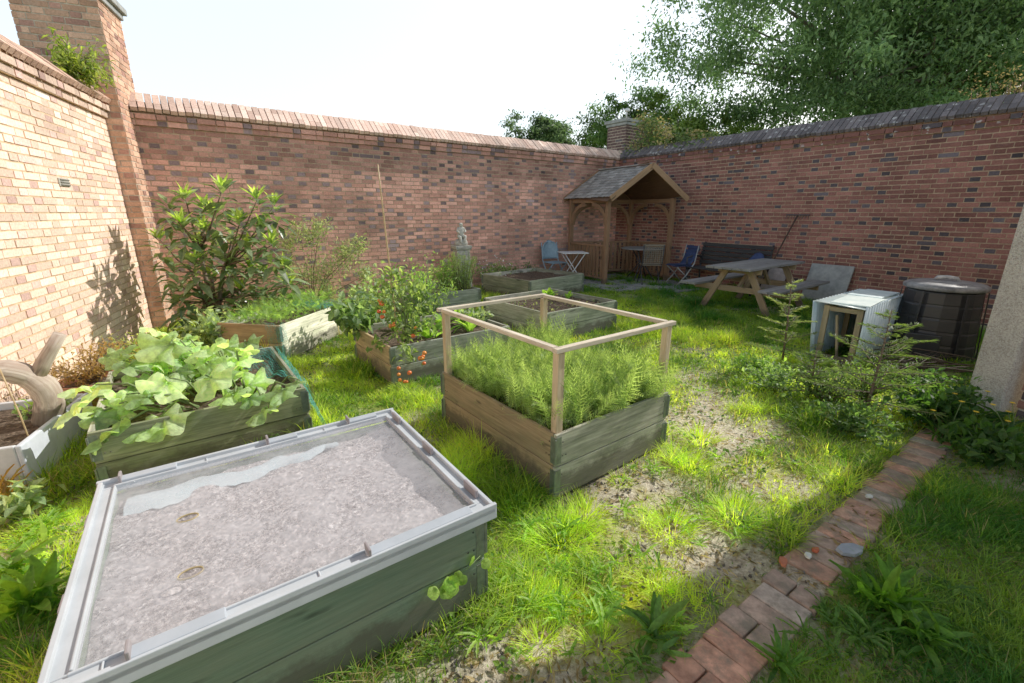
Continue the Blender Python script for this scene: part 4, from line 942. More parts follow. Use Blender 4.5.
# loquat
def loquat():
    base = at(212, 352); base.z = 0; base = Vector((-3.95, 5.75, 0))
    t = thing('leafy_shrub', 'tall shrub with big glossy leaves and bright new tips by the left pier', 'shrub', base)
    f = base.y * CP
    wd = MB(); old = MB(); new = MB()
    def W(px, py, Y):   # point at depth Y
        u = (px - 512) / FPX; v = (341.5 - py) / FPX; d = Vector((u, CP + v * SP, -SP + v * CP)); tt = Y / d.y; return Vector((d.x * tt, Y, H + d.z * tt)) - base
    tips = [(168, 205, 0), (185, 198, 1), (222, 190, 1), (215, 215, 1), (257, 200, 1), (275, 205, 0), (240, 222, 1), (205, 230, 1), (182, 225, 1), (160, 240, 0), (250, 248, 1), (272, 245, 1), (195, 262, 0), (225, 255, 0), (180, 285, 0), (205, 300, 0), (240, 290, 0), (262, 290, 0),
            (285, 268, 1), (230, 275, 0), (190, 320, 0), (215, 325, 0), (250, 270, 0), (170, 265, 0), (290, 285, 1), (200, 245, 0), (235, 305, 0), (265, 275, 0), (178, 300, 0), (232, 235, 0), (262, 228, 0), (205, 208, 0), (248, 308, 0), (210, 280, 0), (270, 300, 0), (222, 300, 0)]
    forks = [Vector((0, 0, .45)), Vector((-.15, .05, .8)), Vector((.15, -.05, .75)), Vector((.0, .05, 1.1)), Vector((.35, -.08, .9))]
    for k, fk in enumerate(forks):
        wd.tube([Vector((rng.normal() * .04, rng.normal() * .04, 0)), fk * .5 + Vector((.02, 0, .05)), fk], [.035, .028, .02], 7)
    for (px, py, nw) in tips:
        tp = W(px, py, base.y + rng.uniform(-.35, .35)); fk = min(forks, key=lambda q: (q - tp).length + (3 if q.z > tp.z else 0))
        wd.tube([fk, fk.lerp(tp, .5) + Vector((0, 0, -.04)), tp], [.013, .009, .006], 6)
        n = random.randint(17, 24); a = np.arange(n) * 2.4 + rng.random() * 6; e = np.linspace(-.7, .75, n) + rng.normal(0, .12, n)
        D = np.stack([np.cos(a) * np.cos(e), np.sin(a) * np.cos(e), np.sin(e)], 1); s_ = rng.uniform(.18, .29, n)
        P_ = np.array(tp) + np.stack([np.zeros(n), np.zeros(n), -np.linspace(.26, 0, n)], 1) + D * .015
        old.many(*t_leaf(.36, .05, .20), frames(D, np.tile((0, 0, 1.), (n, 1)) + rng.normal(0, .15, (n, 3)), s_), P_, colmix(n, (.06, .11, .04), (.24, .31, .16), .4))
        if nw or rng.random() < .3:
            n = 14; a = np.arange(n) * 2.4; e = rng.uniform(.55, 1.4, n); D = np.stack([np.cos(a) * np.cos(e), np.sin(a) * np.cos(e), np.sin(e)], 1)
            new.many(*t_leaf(.24, .06, .05), frames(D, -D * np.array((1, 1, 0)) + np.array((0, 0, .3)), rng.uniform(.13, .22, n)), np.array(tp) + np.tile((0, 0, .01), (n, 1)), colmix(n, (.26, .38, .08), (.42, .52, .16)))
    wd.build('stems', M['twig'], t, True); old.build('leaves', M['leaf_gloss'], t); plabel(new.build('new_leaves', M['leaf'], t), 'bright yellow green young leaf tips')
loquat()

# thin grey green shrub behind the pale bed
def wispy():
    base = Vector((-2.95, 6.55, 0)); t = thing('olive_shrub', 'thin grey green shrub with small leaves against the back wall', 'shrub', base); wd = MB(); lf = MB()
    def W(px, py, Y):
        u = (px - 512) / FPX; v = (341.5 - py) / FPX; d = Vector((u, CP + v * SP, -SP + v * CP)); tt = Y / d.y; return Vector((d.x * tt, Y, H + d.z * tt)) - base
    for (px, py, r_) in [(300, 232, .16), (312, 240, .14), (320, 228, .12), (288, 245, .12), (335, 265, .18), (350, 258, .15), (318, 272, .18), (345, 250, .12), (300, 275, .14), (360, 245, .10), (305, 300, .15), (330, 295, .12), (285, 265, .1), (325, 285, .2), (365, 275, .1)]:
        c = W(px, py, base.y + rng.uniform(-.2, .15)); wd.tube([(0, 0, 0), Vector((c.x * .3, c.y * .3, c.z * .55)), c], [.010, .006, .002], 6)
        n = 230; P_ = np.array(c) + rng.normal(0, r_ * .6, (n, 3)); D = rng.normal(0, 1, (n, 3)); D[:, 2] += .4
        lf.many(*t_leaf4(.28), frames(D, rng.normal(0, 1, (n, 3)), rng.uniform(.035, .075, n)), P_, colmix(n, (.16, .20, .11), (.36, .40, .26)))
    wd.build('stems', M['twig'], t, True); lf.build('foliage', M['leaf'], t)
wispy()

# tomato plant, cane
def tomato():
    base = Vector((-1.02, 4.22, .30)); t = thing('tomato_plant', 'tall tomato plant hung with orange red fruit tied to the bamboo cane', 'tomato plant', base)
    def W(px, py, Y):
        u = (px - 512) / FPX; v = (341.5 - py) / FPX; d = Vector((u, CP + v * SP, -SP + v * CP)); tt = Y / d.y; return Vector((d.x * tt, Y, H + d.z * tt)) - base
    st = MB(); lf = MB()
    cs = [(400, 285, 0, .11), (390, 300, 0, .12), (412, 305, 0, .12), (395, 320, 0, .12), (415, 325, 0, .12), (405, 335, -.1, .1), (385, 285, .1, .1), (408, 350, -.25, .09), (380, 345, -.15, .08), (425, 300, .1, .1), (415, 285, .1, .09), (430, 320, 0, .08), (372, 300, .1, .1), (395, 270, .1, .08)]
    for (px, py, dy, r_) in cs:
        c = W(px, py, base.y + dy); st.tube([(0, 0, 0), Vector((c.x * .3, c.y * .3, c.z * .5 + .1)), c], [.009, .007, .003], 6)
        n = 40; P_ = np.array(c) + rng.normal(0, r_ * .6, (n, 3)); D = rng.normal(0, 1, (n, 3)); D[:, 2] -= .4
        U = rng.normal(0, .5, (n, 3)); U[:, 2] += 1
        lf.many(*LEAFW, frames(D, U, rng.uniform(.04, .085, n)), P_, colmix(n, (.10, .17, .06), (.28, .36, .14)))
    st.build('stems', M['stem'], t, True); lf.build('foliage', M['leaf'], t)
    for (px, py, dy, k) in ((382, 303, -.05, 4), (390, 324, -.06, 3), (421, 358, -.33, 7), (405, 378, -.36, 4), (412, 333, -.1, 2), (384, 312, -.08, 3), (399, 371, -.35, 2)):
        c = W(px, py, base.y + dy)
        for _ in range(k):
            r_ = rng.uniform(.015, .022); q = c + Vector((rng.normal() * .025, rng.normal() * .02, rng.normal() * .03)); mb = MB()
            pr = [(0.001, -r_ * .95)] + [(r_ * math.sin(a), -r_ * .92 * math.cos(a)) for a in np.linspace(.3, 2.7, 8)] + [(.001, r_ * .72)]
            mb.lathe(pr, 12, tuple(q), (1, rng.uniform(.7, 1.6), 1)); mb.build('tomato', M['tomato'], t, True)
tomato()
t = thing('bamboo_cane', 'thin tall bamboo cane standing in the tomato bed before the back wall', 'cane', Vector((-1.13, 4.30, .28)))
mb = MB(); pts = [Vector((-.075, .02, 1.68)) * (i / 8) for i in range(9)]; mb.tube(pts, [.0085, .0082, .008, .0078, .0075, .0072, .007, .0066, .006], 8)
for p in pts[1:-1]: mb.lathe([(.0075, -.004), (.0105, 0), (.0075, .004)], 8, tuple(p))
mb.build('pole', M['cane'], t, True)

gL = ((.13, .24, .06), (.28, .40, .13)); gD = ((.06, .11, .04), (.14, .22, .09)); gG = ((.15, .22, .11), (.34, .42, .27))
# kale and greens on the left of the tomato
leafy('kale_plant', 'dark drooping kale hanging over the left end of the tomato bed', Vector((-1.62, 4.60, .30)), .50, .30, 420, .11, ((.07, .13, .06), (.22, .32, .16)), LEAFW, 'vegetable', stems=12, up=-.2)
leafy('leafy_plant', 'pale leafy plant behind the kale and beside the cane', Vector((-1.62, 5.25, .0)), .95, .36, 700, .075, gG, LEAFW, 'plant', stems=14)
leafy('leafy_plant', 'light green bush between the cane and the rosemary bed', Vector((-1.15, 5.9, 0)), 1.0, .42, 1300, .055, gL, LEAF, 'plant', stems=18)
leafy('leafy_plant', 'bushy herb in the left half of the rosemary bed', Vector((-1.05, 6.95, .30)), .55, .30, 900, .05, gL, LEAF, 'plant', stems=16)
# chard row in the tomato bed
for i, (u_, v_) in enumerate(((.55, .3), (.78, .35), (1.02, .3), (.62, .65), (.9, .68), (1.15, .62), (.4, .8), (1.18, .85))):
    q = tm_P + B_ * u_ + Vector((-.603, .798, 0)) * v_
    rosette('chard_plant', 'bright green leafy vegetable in the right half of the tomato bed', Vector((q.x, q.y, .30)), 13, .20, 1.5, ((.14, .27, .04), (.26, .42, .08)), 'leafy vegetables in the tomato bed', (.5, 1.35), None, 'vegetable')
# strawberry like edge
leafy('strawberry_plant', 'low strawberry plant at the right end of the tomato bed', tm_P + B_ * 1.2 + Vector((-.603, .798, 0)) * .45 + Vector((0, 0, .30)), .2, .2, 160, .065, gG, LEAFW, 'plant', stems=12)
# rosemary
def rosemary(P, h, n_st, rad, label, cols):
    t = thing('rosemary_bush', label, 'herb', P); st = MB(); lf = MB()
    for i in range(n_st):
        a = rng.uniform(0, 6.28); r_ = rad * rng.random() ** .6; tip = np.array((math.cos(a) * r_, math.sin(a) * r_, h * rng.uniform(.7, 1.05))); b0 = tip * np.array((.4, .4, 0))
        st.tube([tuple(b0), tuple(b0 + (tip - b0) * .5 + np.array((0, 0, .03))), tuple(tip)], [.004, .003, .0015], 5)
        n = 85; tt = rng.uniform(.12, 1, n)[:, None]; q = b0 + (tip - b0) * tt; D = rng.normal(0, 1, (n, 3)); D[:, 2] = np.abs(D[:, 2]) + .5
        lf.many(*NEEDLE, frames(D, rng.normal(0, 1, (n, 3)), rng.uniform(.028, .05, n)), q, colmix(n, *cols))
    st.build('stems', M['twig'], t, True); lf.build('foliage', M['leaf'], t)
rosemary(Vector((-.80, 7.05, .30)), .62, 60, .27, 'upright rosemary bush with needle leaves in the raised bed before the statue', ((.14, .23, .08), (.32, .42, .18)))
# plants along the wall behind the far bed
leafy('white_flowering_shrub', 'low dark shrub with tiny white flowers right of the statue', Vector((-.35, 9.3, 0)), .62, .45, 1100, .06, gD, LEAF, 'shrub', stems=18)
leafy('evergreen_shrub', 'low dark evergreen shrub against the wall left of the blue chair', Vector((.35, 9.85, 0)), .50, .45, 1000, .06, gD, LEAF, 'shrub', stems=18)
mb = MB(); n = 60; P_ = np.array((-.35, 9.2, .55)) + rng.normal(0, .16, (n, 3)) * np.array((1.2, 1, .7)); mb.many(*LEAF4W, frames(rdir(n), rdir(n), rng.uniform(.02, .035, n)), P_, np.ones((n, 3)))
# those blossoms belong to the shrub
shr = [o for o in bpy.data.objects if o.name == 'white_flowering_shrub'][0]
fl = mb.build('blossom', M['white_pet'], shr); fl.matrix_parent_inverse = Matrix.Translation(-shr.location)
# mid bed plant
md_d = Vector((.78, .625, 0)); md_n = Vector((-.625, .78, 0))
rosette('spinach_plant', 'bright leafy spinach clump at the back right of the bed behind the framed one', Vector((*(md_P + md_d * .98 + md_n * 1.0)[:2], .32)), 26, .17, 1.6, ((.16, .32, .04), (.26, .44, .08)), None, (.4, 1.4), None, 'vegetable')
rosette('spinach_plant', 'smaller spinach clump at the right rim of the bed behind the framed one', Vector((*(md_P + md_d * 1.12 + md_n * .75)[:2], .32)), 16, .13, 1.6, ((.16, .32, .04), (.26, .44, .08)), None, (.4, 1.3), None, 'vegetable')
mb = MB(); Q = in_bed(BEDS[6], 260, .06); n = len(Q); mb.many(*LEAF, frames(rdir(n, .1, .9), np.tile((0, 0, 1.), (n, 1)), rng.uniform(.02, .07, n)), np.stack([Q[:, 0], Q[:, 1], np.full(n, .325)], 1), colmix(n, (.12, .16, .08), (.3, .3, .2)))
o = mb.build('seedlings', M['leaf'], None); tag(o, 'sparse small seedlings over the soil of the bed behind the framed one', 'seedlings', None, 'stuff')
# pale bed greens and netting
mb = MB(); Q = in_bed(BEDS[3], 1100, .06); n = len(Q); z = .36 + .16 * rng.random(n) * (.4 + vnoise(Q[:, 0] * 4, Q[:, 1] * 4, 6)); mb.many(*FROND, frames(rdir(n, .0, .9), rng.normal(0, 1, (n, 3)) + np.array((0, 0, 1)), rng.uniform(.05, .12, n)), np.stack([Q[:, 0], Q[:, 1], z], 1), colmix(n, (.13, .27, .06), (.3, .44, .14)))
o = mb.build('low_greens', M['leaf'], None); tag(o, 'low fresh greens filling the pale bed', 'vegetables', None, 'stuff')
def netting(name, label, pts_a, pts_b, nu, nv, sag, mat):
    """net between two poly-lines, real strands"""
    mb = MB(); pa = [Vector(p) for p in pts_a]; pb = [Vector(p) for p in pts_b]
    def lerpl(P, t): k = min(int(t * (len(P) - 1)), len(P) - 2); return P[k].lerp(P[k + 1], t * (len(P) - 1) - k)
    G = [[lerpl(pa, i / nu).lerp(lerpl(pb, i / nu), j / nv) + Vector((rng.normal() * .004, rng.normal() * .004, -sag * math.sin(math.pi * j / nv) + .015 * math.sin(i * .7 + j * .5) + .006 * math.sin(i * 2.1))) for j in range(nv + 1)] for i in range(nu + 1)]
    for i in range(nu + 1): mb.tube(G[i], .0009, 3, caps=False)
    for j in range(nv + 1): mb.tube([G[i][j] for i in range(nu + 1)], .0009, 3, caps=False)
    o = mb.build(name, mat, None); tag(o, label, 'netting', 'green garden nets over the left beds'); return o
M['net'] = mat_plain('green_netting', (.08, .42, .34), (.05, .32, .27), .6, 0, 20, 0)
n3 = Vector((-sqd.y, sqd.x, 0)); c3 = lambda u, v, z: sq_P + sqd * u + n3 * v + Vector((0, 0, z))
netting('garden_net', 'blue green net bunched inside the back right corner of the squash bed', [c3(.62, 1.2, .40), c3(1.1, 1.2, .40)], [c3(.70, .70, .30), c3(1.13, .25, .41)], 26, 28, .05, M['net'])
netting('garden_net', 'blue green net hanging outside the right side of the squash bed', [c3(1.14, .1, .40), c3(1.14, 1.25, .40)], [c3(1.24, .05, .02), c3(1.26, 1.3, .02)], 44, 16, .0, M['net'])
n4 = Vector((.18, .98, 0)); w4 = Vector((.98, -.18, 0))
netting('garden_net', 'green net draped over the front corner of the pale bed', [wb_P + w4 * .60 + Vector((0, -.015, .41)), wb_P + w4 * .765 + n4 * -.005 + Vector((0, 0, .41)), wb_P + w4 * .765 + n4 * .08 + Vector((0, 0, .41))],
        [wb_P + w4 * .64 + Vector((0, -.03, .06)), wb_P + w4 * .78 + n4 * -.02 + Vector((0, 0, .03)), wb_P + w4 * .79 + n4 * .08 + Vector((0, 0, .03))], 14, 24, 0, M['net'])
netting('garden_net', 'green net laid over the far end of the pale bed', [wb_P + w4 * .05 + n4 * 1.3 + Vector((0, 0, .42)), wb_P + w4 * .76 + n4 * 1.3 + Vector((0, 0, .42))], [wb_P + w4 * .3 + n4 * .85 + Vector((0, 0, .44)), wb_P + w4 * .77 + n4 * .8 + Vector((0, 0, .42))], 40, 26, .01, M['net'])

# trough with the bare pruned trunk
tr_d = Vector((-.38, .925, 0)); tr_n = Vector((-.925, -.38, 0)); trP = Vector((-2.80, 2.30, 0))
t = thing('planter_trough', 'grey rectangular trough by the left wall holding the bare pruned trunk', 'planter', trP, math.atan2(.925, -.38))
th, LT, WT, HT = .03, .86, .56, .27
for (c, s) in (((LT / 2, th / 2, HT / 2), (LT, th, HT)), ((LT / 2, WT - th / 2, HT / 2), (LT, th, HT)), ((th / 2, WT / 2, HT / 2), (th, WT - 2 * th - .001, HT)), ((LT - th / 2, WT / 2, HT / 2), (th, WT - 2 * th - .001, HT))):
    mb = MB(); mb.box(c, s, None, (1, 1, 1) if c[1] > .1 else (.95, 1.0, 1.08)); mb.build('side_panel', M['trough'], t, bevel=.008)
mb = MB(); mb.box((LT / 2, WT / 2, .19), (LT - 2 * th - .002, WT - 2 * th - .002, .06)); mb.build('soil', M['soil'], t)
def W0(px, py, Y):
    u = (px - 512) / FPX; v = (341.5 - py) / FPX; d = Vector((u, CP + v * SP, -SP + v * CP)); tt = Y / d.y; return Vector((d.x * tt, Y, H + d.z * tt))
tb = W0(46, 415, 2.72); tb.z = .2
t = thing('bare_trunk', 'thick bleached bare trunk bending over the grey trough with a cut stub', 'trunk', tb)
pts = [tb, W0(50, 402, 2.72), W0(45, 388, 2.71), W0(30, 377, 2.68), W0(12, 371, 2.62), W0(-14, 369, 2.55)]
mb = MB(); sp = []
for i in range(len(pts) - 1):
    for q in range(4): sp.append(pts[i].lerp(pts[i + 1], q / 4))
sp.append(pts[-1]); sp = [(sp[max(i - 1, 0)] + sp[i] + sp[min(i + 1, len(sp) - 1)]) / 3 for i in range(len(sp))]
mb.tube([p - tb for p in sp], [.080 - .0008 * i + .003 * math.sin(i * .9) + .0025 * math.sin(i * 2.3) for i in range(len(sp))], 14); mb.build('trunk', M['trunk_pale'], t, True)
mb = MB(); pts = [W0(36, 378, 2.69), W0(44, 362, 2.72), W0(52, 348, 2.75), W0(60, 334, 2.78)]; mb.tube([p - tb for p in pts], [.046, .042, .038, .035], 10); mb.build('branch_stub', M['trunk_pale'], t, True)
t = thing('plant_stick', 'thin upright stick in the soil of the grey trough', 'stick', Vector((-2.88, 2.42, .2))); mb = MB(); mb.tube([(0, 0, 0), (-.02, .01, .2), (-.075, .03, .48)], .004, 6); mb.build('stick', M['cane'], t, True)
# low plants in trough
leafy('trailing_plant', 'small yellow green plant in the front left of the grey trough', trP + tr_d * .15 + tr_n * .35 + Vector((0, 0, .22)), .10, .14, 120, .05, ((.2, .3, .04), (.36, .42, .08)), LEAFW, 'plant', stems=8)
leafy('trailing_plant', 'small green plant at the far end of the grey trough', trP + tr_d * .66 + tr_n * .18 + Vector((0, 0, .22)), .10, .13, 120, .05, gL, LEAFW, 'plant', stems=8)
# terracotta pot with bush
pp = Vector((-3.42, 3.42, 0)); t = thing('terracotta_pot', 'round terracotta pot under the reddish bush by the left wall', 'pot', pp)
mb = MB(); mb.lathe([(0, 0), (.15, 0), (.19, .2), (.215, .2), (.22, .25), (.195, .25), (.18, .2), (0, .2)], 32); mb.build('pot', M['terracotta'], t, True)
mb = MB(); mb.lathe([(.18, .205), (.001, .215)], 20); mb.build('soil', M['soil'], t)
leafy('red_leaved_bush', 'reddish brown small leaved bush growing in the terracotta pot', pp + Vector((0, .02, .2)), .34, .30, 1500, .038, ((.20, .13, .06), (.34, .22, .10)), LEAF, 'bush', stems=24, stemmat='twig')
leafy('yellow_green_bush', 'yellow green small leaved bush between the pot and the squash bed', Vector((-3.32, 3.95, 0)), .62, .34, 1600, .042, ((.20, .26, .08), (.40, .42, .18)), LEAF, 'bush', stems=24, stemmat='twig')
leafy('leafy_plant', 'loose leafy plant in front of the tall glossy shrub', Vector((-3.35, 4.9, 0)), .55, .3, 420, .09, gG, LEAFW, 'plant', stems=14)
# reddish weeds at left edge
rosette('red_stemmed_weed', 'straggly reddish weed at the left edge in front of the trough', at(8, 500), 24, .2, .35, ((.28, .16, .05), (.42, .3, .1)), None, (.5, 1.4))
leafy('leafy_weed', 'pale leafy weed clump at the left edge under the trough', at(14, 520), .16, .16, 120, .08, gG, LEAFW, 'weed', stems=8)
# shrub growing out of the left pier
def pier_plant():
    P = Vector((-4.40, 4.75, 2.95)); P = Vector((-4.72, 5.55, 2.98)); t = thing('wall_shrub', 'small shrub rooted on top of the left wall against the tall pier', 'shrub', P); wd = MB(); lf = MB()
    for i in range(26):
        a = rng.uniform(0, 6.28); L_ = rng.uniform(.2, .45); tip = Vector((math.cos(a) * L_ * .6, math.sin(a) * L_ * .7 , rng.uniform(-.05, .38)))
        wd.tube([(0, 0, 0), tip * .5 + Vector((0, 0, .06)), tip], [.008, .005, .002], 5)
        n = 34; tt = rng.uniform(.3, 1.05, n)[:, None]; q = np.array(tip) * tt + rng.normal(0, .035, (n, 3)); D = rng.normal(0, 1, (n, 3)); D[:, 2] -= .2
        lf.many(*LEAFN, frames(D, rng.normal(0, .5, (n, 3)) + np.array((0, 0, 1)), rng.uniform(.05, .10, n)), q, colmix(n, (.10, .16, .03), (.30, .34, .09)))
    wd.build('stems', M['twig'], t, True); lf.build('foliage', M['leaf'], t)
pier_plant()

# conifer saplings and shrubs on the right
def conifer(P, h, label, spread=.4, nb=16, seed=3, cols=((.06, .11, .03), (.16, .22, .07)), lean=0):
    t = thing('conifer_sapling', label, 'sapling', P); st = MB(); lf = MB()
    top = Vector((lean, 0, h)); st.tube([(0, 0, 0), top * .5 + Vector((.01, 0, 0)), top], [.012, .008, .003], 7)
    for i in range(nb):
        s = .1 + .87 * (i / nb); a = i * 2.4 + rng.normal() * .3; L_ = spread * (1 - s) ** .8 * rng.uniform(.75, 1.15) + .05; b0 = top * s; tip = b0 + Vector((math.cos(a) * L_, math.sin(a) * L_, L_ * rng.uniform(.05, .45)))
        st.tube([b0, b0.lerp(tip, .5) + Vector((0, 0, -.01)), tip], [.005, .0035, .0015], 5)
        n = int(60 + 300 * L_); tt = rng.uniform(.08, 1, n); ax = np.array((tip - b0).normalized()); q = np.array(b0)[None] + (np.array(tip - b0))[None] * tt[:, None]
        # side twiglets
        sd_ = rng.choice([-1, 1], n)[:, None]; sv = np.cross(ax, (0, 0, 1)); off = sd_ * sv[None] * (rng.random(n) * .28 * L_ * (1.1 - tt))[:, None]
        D = ax[None] * .9 + sd_ * sv[None] * rng.uniform(.4, 1.2, (n, 1)) + rng.normal(0, .25, (n, 3))
        lf.many(*NEEDLE, frames(D, np.tile((0, 0, 1.), (n, 1)) + rng.normal(0, .3, (n, 3)), rng.uniform(.025, .05, n)), q + off, colmix(n, *cols))
    st.build('trunk', M['twig'], t, True); lf.build('needles', M['leaf'], t); return t
conifer(Vector((2.88, 4.55, 0)), .92, 'slim pale yew sapling standing in the grass before the picnic table', .36, 22, lean=-.05, cols=((.12, .17, .06), (.28, .32, .15)))
conifer(Vector((2.78, 3.25, 0)), .86, 'spreading yew sapling in front of the black compost bin', .60, 26, lean=.02)
conifer(Vector((2.55, 3.6, 0)), .44, 'low bushy yew sapling left of the hutch opening', .36, 18, cols=((.05, .10, .03), (.14, .2, .06)))
leafy('dark_shrub', 'twiggy dark shrub with a bare broken stick in front of the hutch', Vector((2.62, 3.5, 0)), .32, .24, 700, .04, ((.04, .08, .03), (.13, .2, .07)), LEAF, 'shrub', stems=22, stemmat='twig')
leafy('dark_shrub', 'low spreading dark shrub between the two yew saplings', Vector((3.0, 3.55, 0)), .40, .28, 1000, .04, ((.05, .10, .03), (.16, .24, .07)), LEAF, 'shrub', stems=24, stemmat='twig')
leafy('dark_shrub', 'dark leafy shrub at the foot of the compost bin and concrete post', Vector((3.3, 3.3, 0)), .38, .30, 800, .055, ((.03, .08, .02), (.09, .17, .04)), LEAFW, 'shrub', stems=20)
leafy('leafy_weed', 'speckled leafy weed at the shadow edge beside the lawn', Vector((2.35, 3.75, 0)), .22, .34, 700, .045, ((.08, .15, .05), (.24, .34, .14)), LEAFW, 'weed', stems=18)
leafy('leafy_weed', 'low leafy weed where the path meets the shrubs', Vector((2.45, 3.0, 0)), .20, .32, 600, .05, ((.05, .11, .03), (.16, .25, .08)), LEAFW, 'weed', stems=18)
leafy('bright_bush', 'low bright green bush in the sunlit grass right of the lawn', Vector((2.45, 4.25, 0)), .16, .30, 420, .045, ((.14, .26, .05), (.28, .42, .10)), LEAFW, 'plant', stems=20)
def flowers(label, P, k):
    t = thing('yellow_flower_clump', label, 'flowers', P); st = MB(); lf = MB(); n = 34; a = np.arange(n) * 2.4; e = rng.uniform(.3, 1.3, n)
    D = np.stack([np.cos(a) * np.cos(e), np.sin(a) * np.cos(e), np.sin(e)], 1); s_ = rng.uniform(.12, .26, n)
    P_ = np.stack([rng.normal(0, .10, n), rng.normal(0, .08, n), np.full(n, .0)], 1); lf.many(*STRAP, frames(D, np.tile((0, 0, 1.), (n, 1)), np.stack([s_ * .9, s_, s_], 1)), P_, colmix(n, (.03, .085, .02), (.08, .17, .035)))
    lf.build('leaves', M['leaf'], t, True)
    heads = []
    for i in range(k):
        tip = Vector((rng.normal() * .16, rng.normal() * .12, rng.uniform(.14, .30))); st.tube([(tip.x * .3, tip.y * .3, 0), tip * .6, tip], .002, 5); heads.append(tip)
    st.build('stems', M['stem'], t, True)
    for tip in heads:
        fm = MB(); m = 14; a = np.linspace(0, 6.28, m, endpoint=False); D = np.stack([np.cos(a), np.sin(a), np.full(m, .35)], 1); fm.many(*t_leaf4(.45), frames(D, np.tile((0, 0, 1.), (m, 1)), np.full(m, .019)), np.tile(tip, (m, 1)), np.ones((m, 3)))
        fm.build('flower', M['flower'], t)
flowers('yellow flowered clump at the foot of the concrete post', Vector((3.50, 3.05, 0)), 5)
flowers('yellow flowered clump at the right edge over the grass', Vector((3.45, 2.75, 0)), 5)
flowers('dark leaved clump with few yellow flowers where the path ends', Vector((3.1, 2.9, 0)), 3)
for (px, py, lb) in ((930, 400, 'dark nettle patch beside the bin under the concrete post'), (985, 440, 'dark nettle patch by the right edge in front of the concrete post')):
    leafy('nettle_clump', lb, at(px, py + 25), .26, .26, 420, .075, ((.025, .07, .015), (.07, .14, .03)), LEAFW, 'weed', stems=16)

# ------------------------------------------------------------------ compost bin
bp = Vector((4.74, 4.90, 0)); t = thing('compost_bin', 'black plastic compost bin with a dusty round lid beside the right wall', 'compost bin', bp, -.7)
prof = [(.0, 0), (.44, 0), (.445, .03)]
for k in range(5): z = .03 + k * .15; r_ = .425 - .0125 * k; prof += [(r_, z + .01), (r_ + .003, z + .02), (r_ - .005, z + .135), (r_ - .010, z + .145)]
prof += [(.375, .79), (.0, .79)]
mb = MB(); mb.lathe(prof, 16); mb.build('body', M['plastic_black'], t, bevel=0, xf=np.diag([.88, .88, .94]))
mb = MB(); mb.lathe([(.36, .79), (.40, .80), (.405, .835), (.37, .86), (.30, .875), (.0, .89)], 32); mb.build('lid', M['plastic_lid'], t, True, xf=np.diag([.88, .88, .94]))
mb = MB(); mb.tube([(-.11, 0, .88), (-.09, 0, .915), (0, 0, .925), (.09, 0, .915), (.11, 0, .88)], .022, 10, (2.2, 2.2, 2.1)); mb.build('lid_handle', M['plastic_lid'], t, True, xf=np.diag([.88, .88, .94]))
mb = MB(); mb.box((-.1, -.432, .17), (.30, .03, .26)); mb.build('hatch', M['plastic_black'], t, bevel=.008)
mb = MB()
for k in range(6): a = k * math.pi / 3; mb.beam((math.cos(a) * .452, math.sin(a) * .452, .02), (math.cos(a) * .405, math.sin(a) * .405, .78), .03, .012, (math.cos(a), math.sin(a), 0))
mb.build('rib', M['plastic_black'], t, bevel=.003, xf=np.diag([.865, .865, .94]))
# pile of black pipe / prunings by the bin
t = thing('pruning_heap', 'dark heap of thin pruned sticks between the compost bin and concrete post', 'sticks', Vector((3.95, 4.1, 0))); mb = MB()
for i in range(70):
    a = rng.uniform(-.5, .7); c = np.array((rng.normal() * .16, rng.normal() * .16, rng.uniform(.01, .20))); d = np.array((math.cos(a), math.sin(a), rng.normal() * .12)) * rng.uniform(.15, .4)
    mb.tube([tuple(c - d), tuple(c + np.array((0, 0, .01))), tuple(c + d)], [.006, .005, .002], 5, (.45, .45, .45))
mb.build('sticks', M['twig'], t, True)

# ------------------------------------------------------------------ hutch of battens and corrugated sheet
hp = Vector((3.53, 4.42, 0)); t = thing('cold_frame', 'open ended timber hutch clad in pale corrugated plastic sheets leaning by the compost bin', 'hutch', hp, RZB)
# local x runs away along B_, local y to the left (towards -A_)
m, nt_, b_, o_ = new_mat('corrugated_plastic'); tc = N(nt_, 'ShaderNodeTexCoord').outputs['Object']
c = ramp(nt_, noise(nt_, tc, 5, 6, .7), [(.3, (.44, .56, .60)), (.55, (.62, .73, .76)), (.75, (.82, .87, .87))]); nt_.links.new(mix(nt_, c, attr(nt_, 'col').outputs['Color'], 1, 'MULTIPLY'), b_.inputs['Base Color']); b_.inputs['Roughness'].default_value = .35; M['corr'] = m
Hh, Wh, Lh = .60, .36, 1.38
def corr(p0, ux, uy, nrm, nu, amp, pitch, name, col, parent):
    """corrugated sheet: ux is the long edge (ridges run along uy)"""
    p0, ux, uy, nrm = map(Vector, (p0, ux, uy, nrm)); mb = MB(); V = []; n = nu
    for i in range(n + 1):
        s = i / n; w_ = amp * math.sin(2 * math.pi * s * ux.length / pitch)
        for j in (0, .5, 1): V.append(p0 + ux * s + uy * j + nrm * (w_ + .008 * math.sin(3 * s + 2 * j)))
    F = [(i * 3 + j, (i + 1) * 3 + j, (i + 1) * 3 + j + 1, i * 3 + j + 1) for i in range(n) for j in (0, 1)]
    mb.add([tuple(v) for v in V], F, col); o = mb.build(name, M['corr'], parent, True); s_ = o.modifiers.new('s', 'SOLIDIFY'); s_.thickness = .003; return o
for (x, y) in ((.03, .03), (.03, Wh - .03), (.72, .03), (.72, Wh - .03), (Lh - .05, .03), (Lh - .05, Wh - .03)):
    mb = MB(); mb.box((x, y, Hh / 2), (.035, .05, Hh)); mb.build('post', M['wood_warm'], t, bevel=.003)
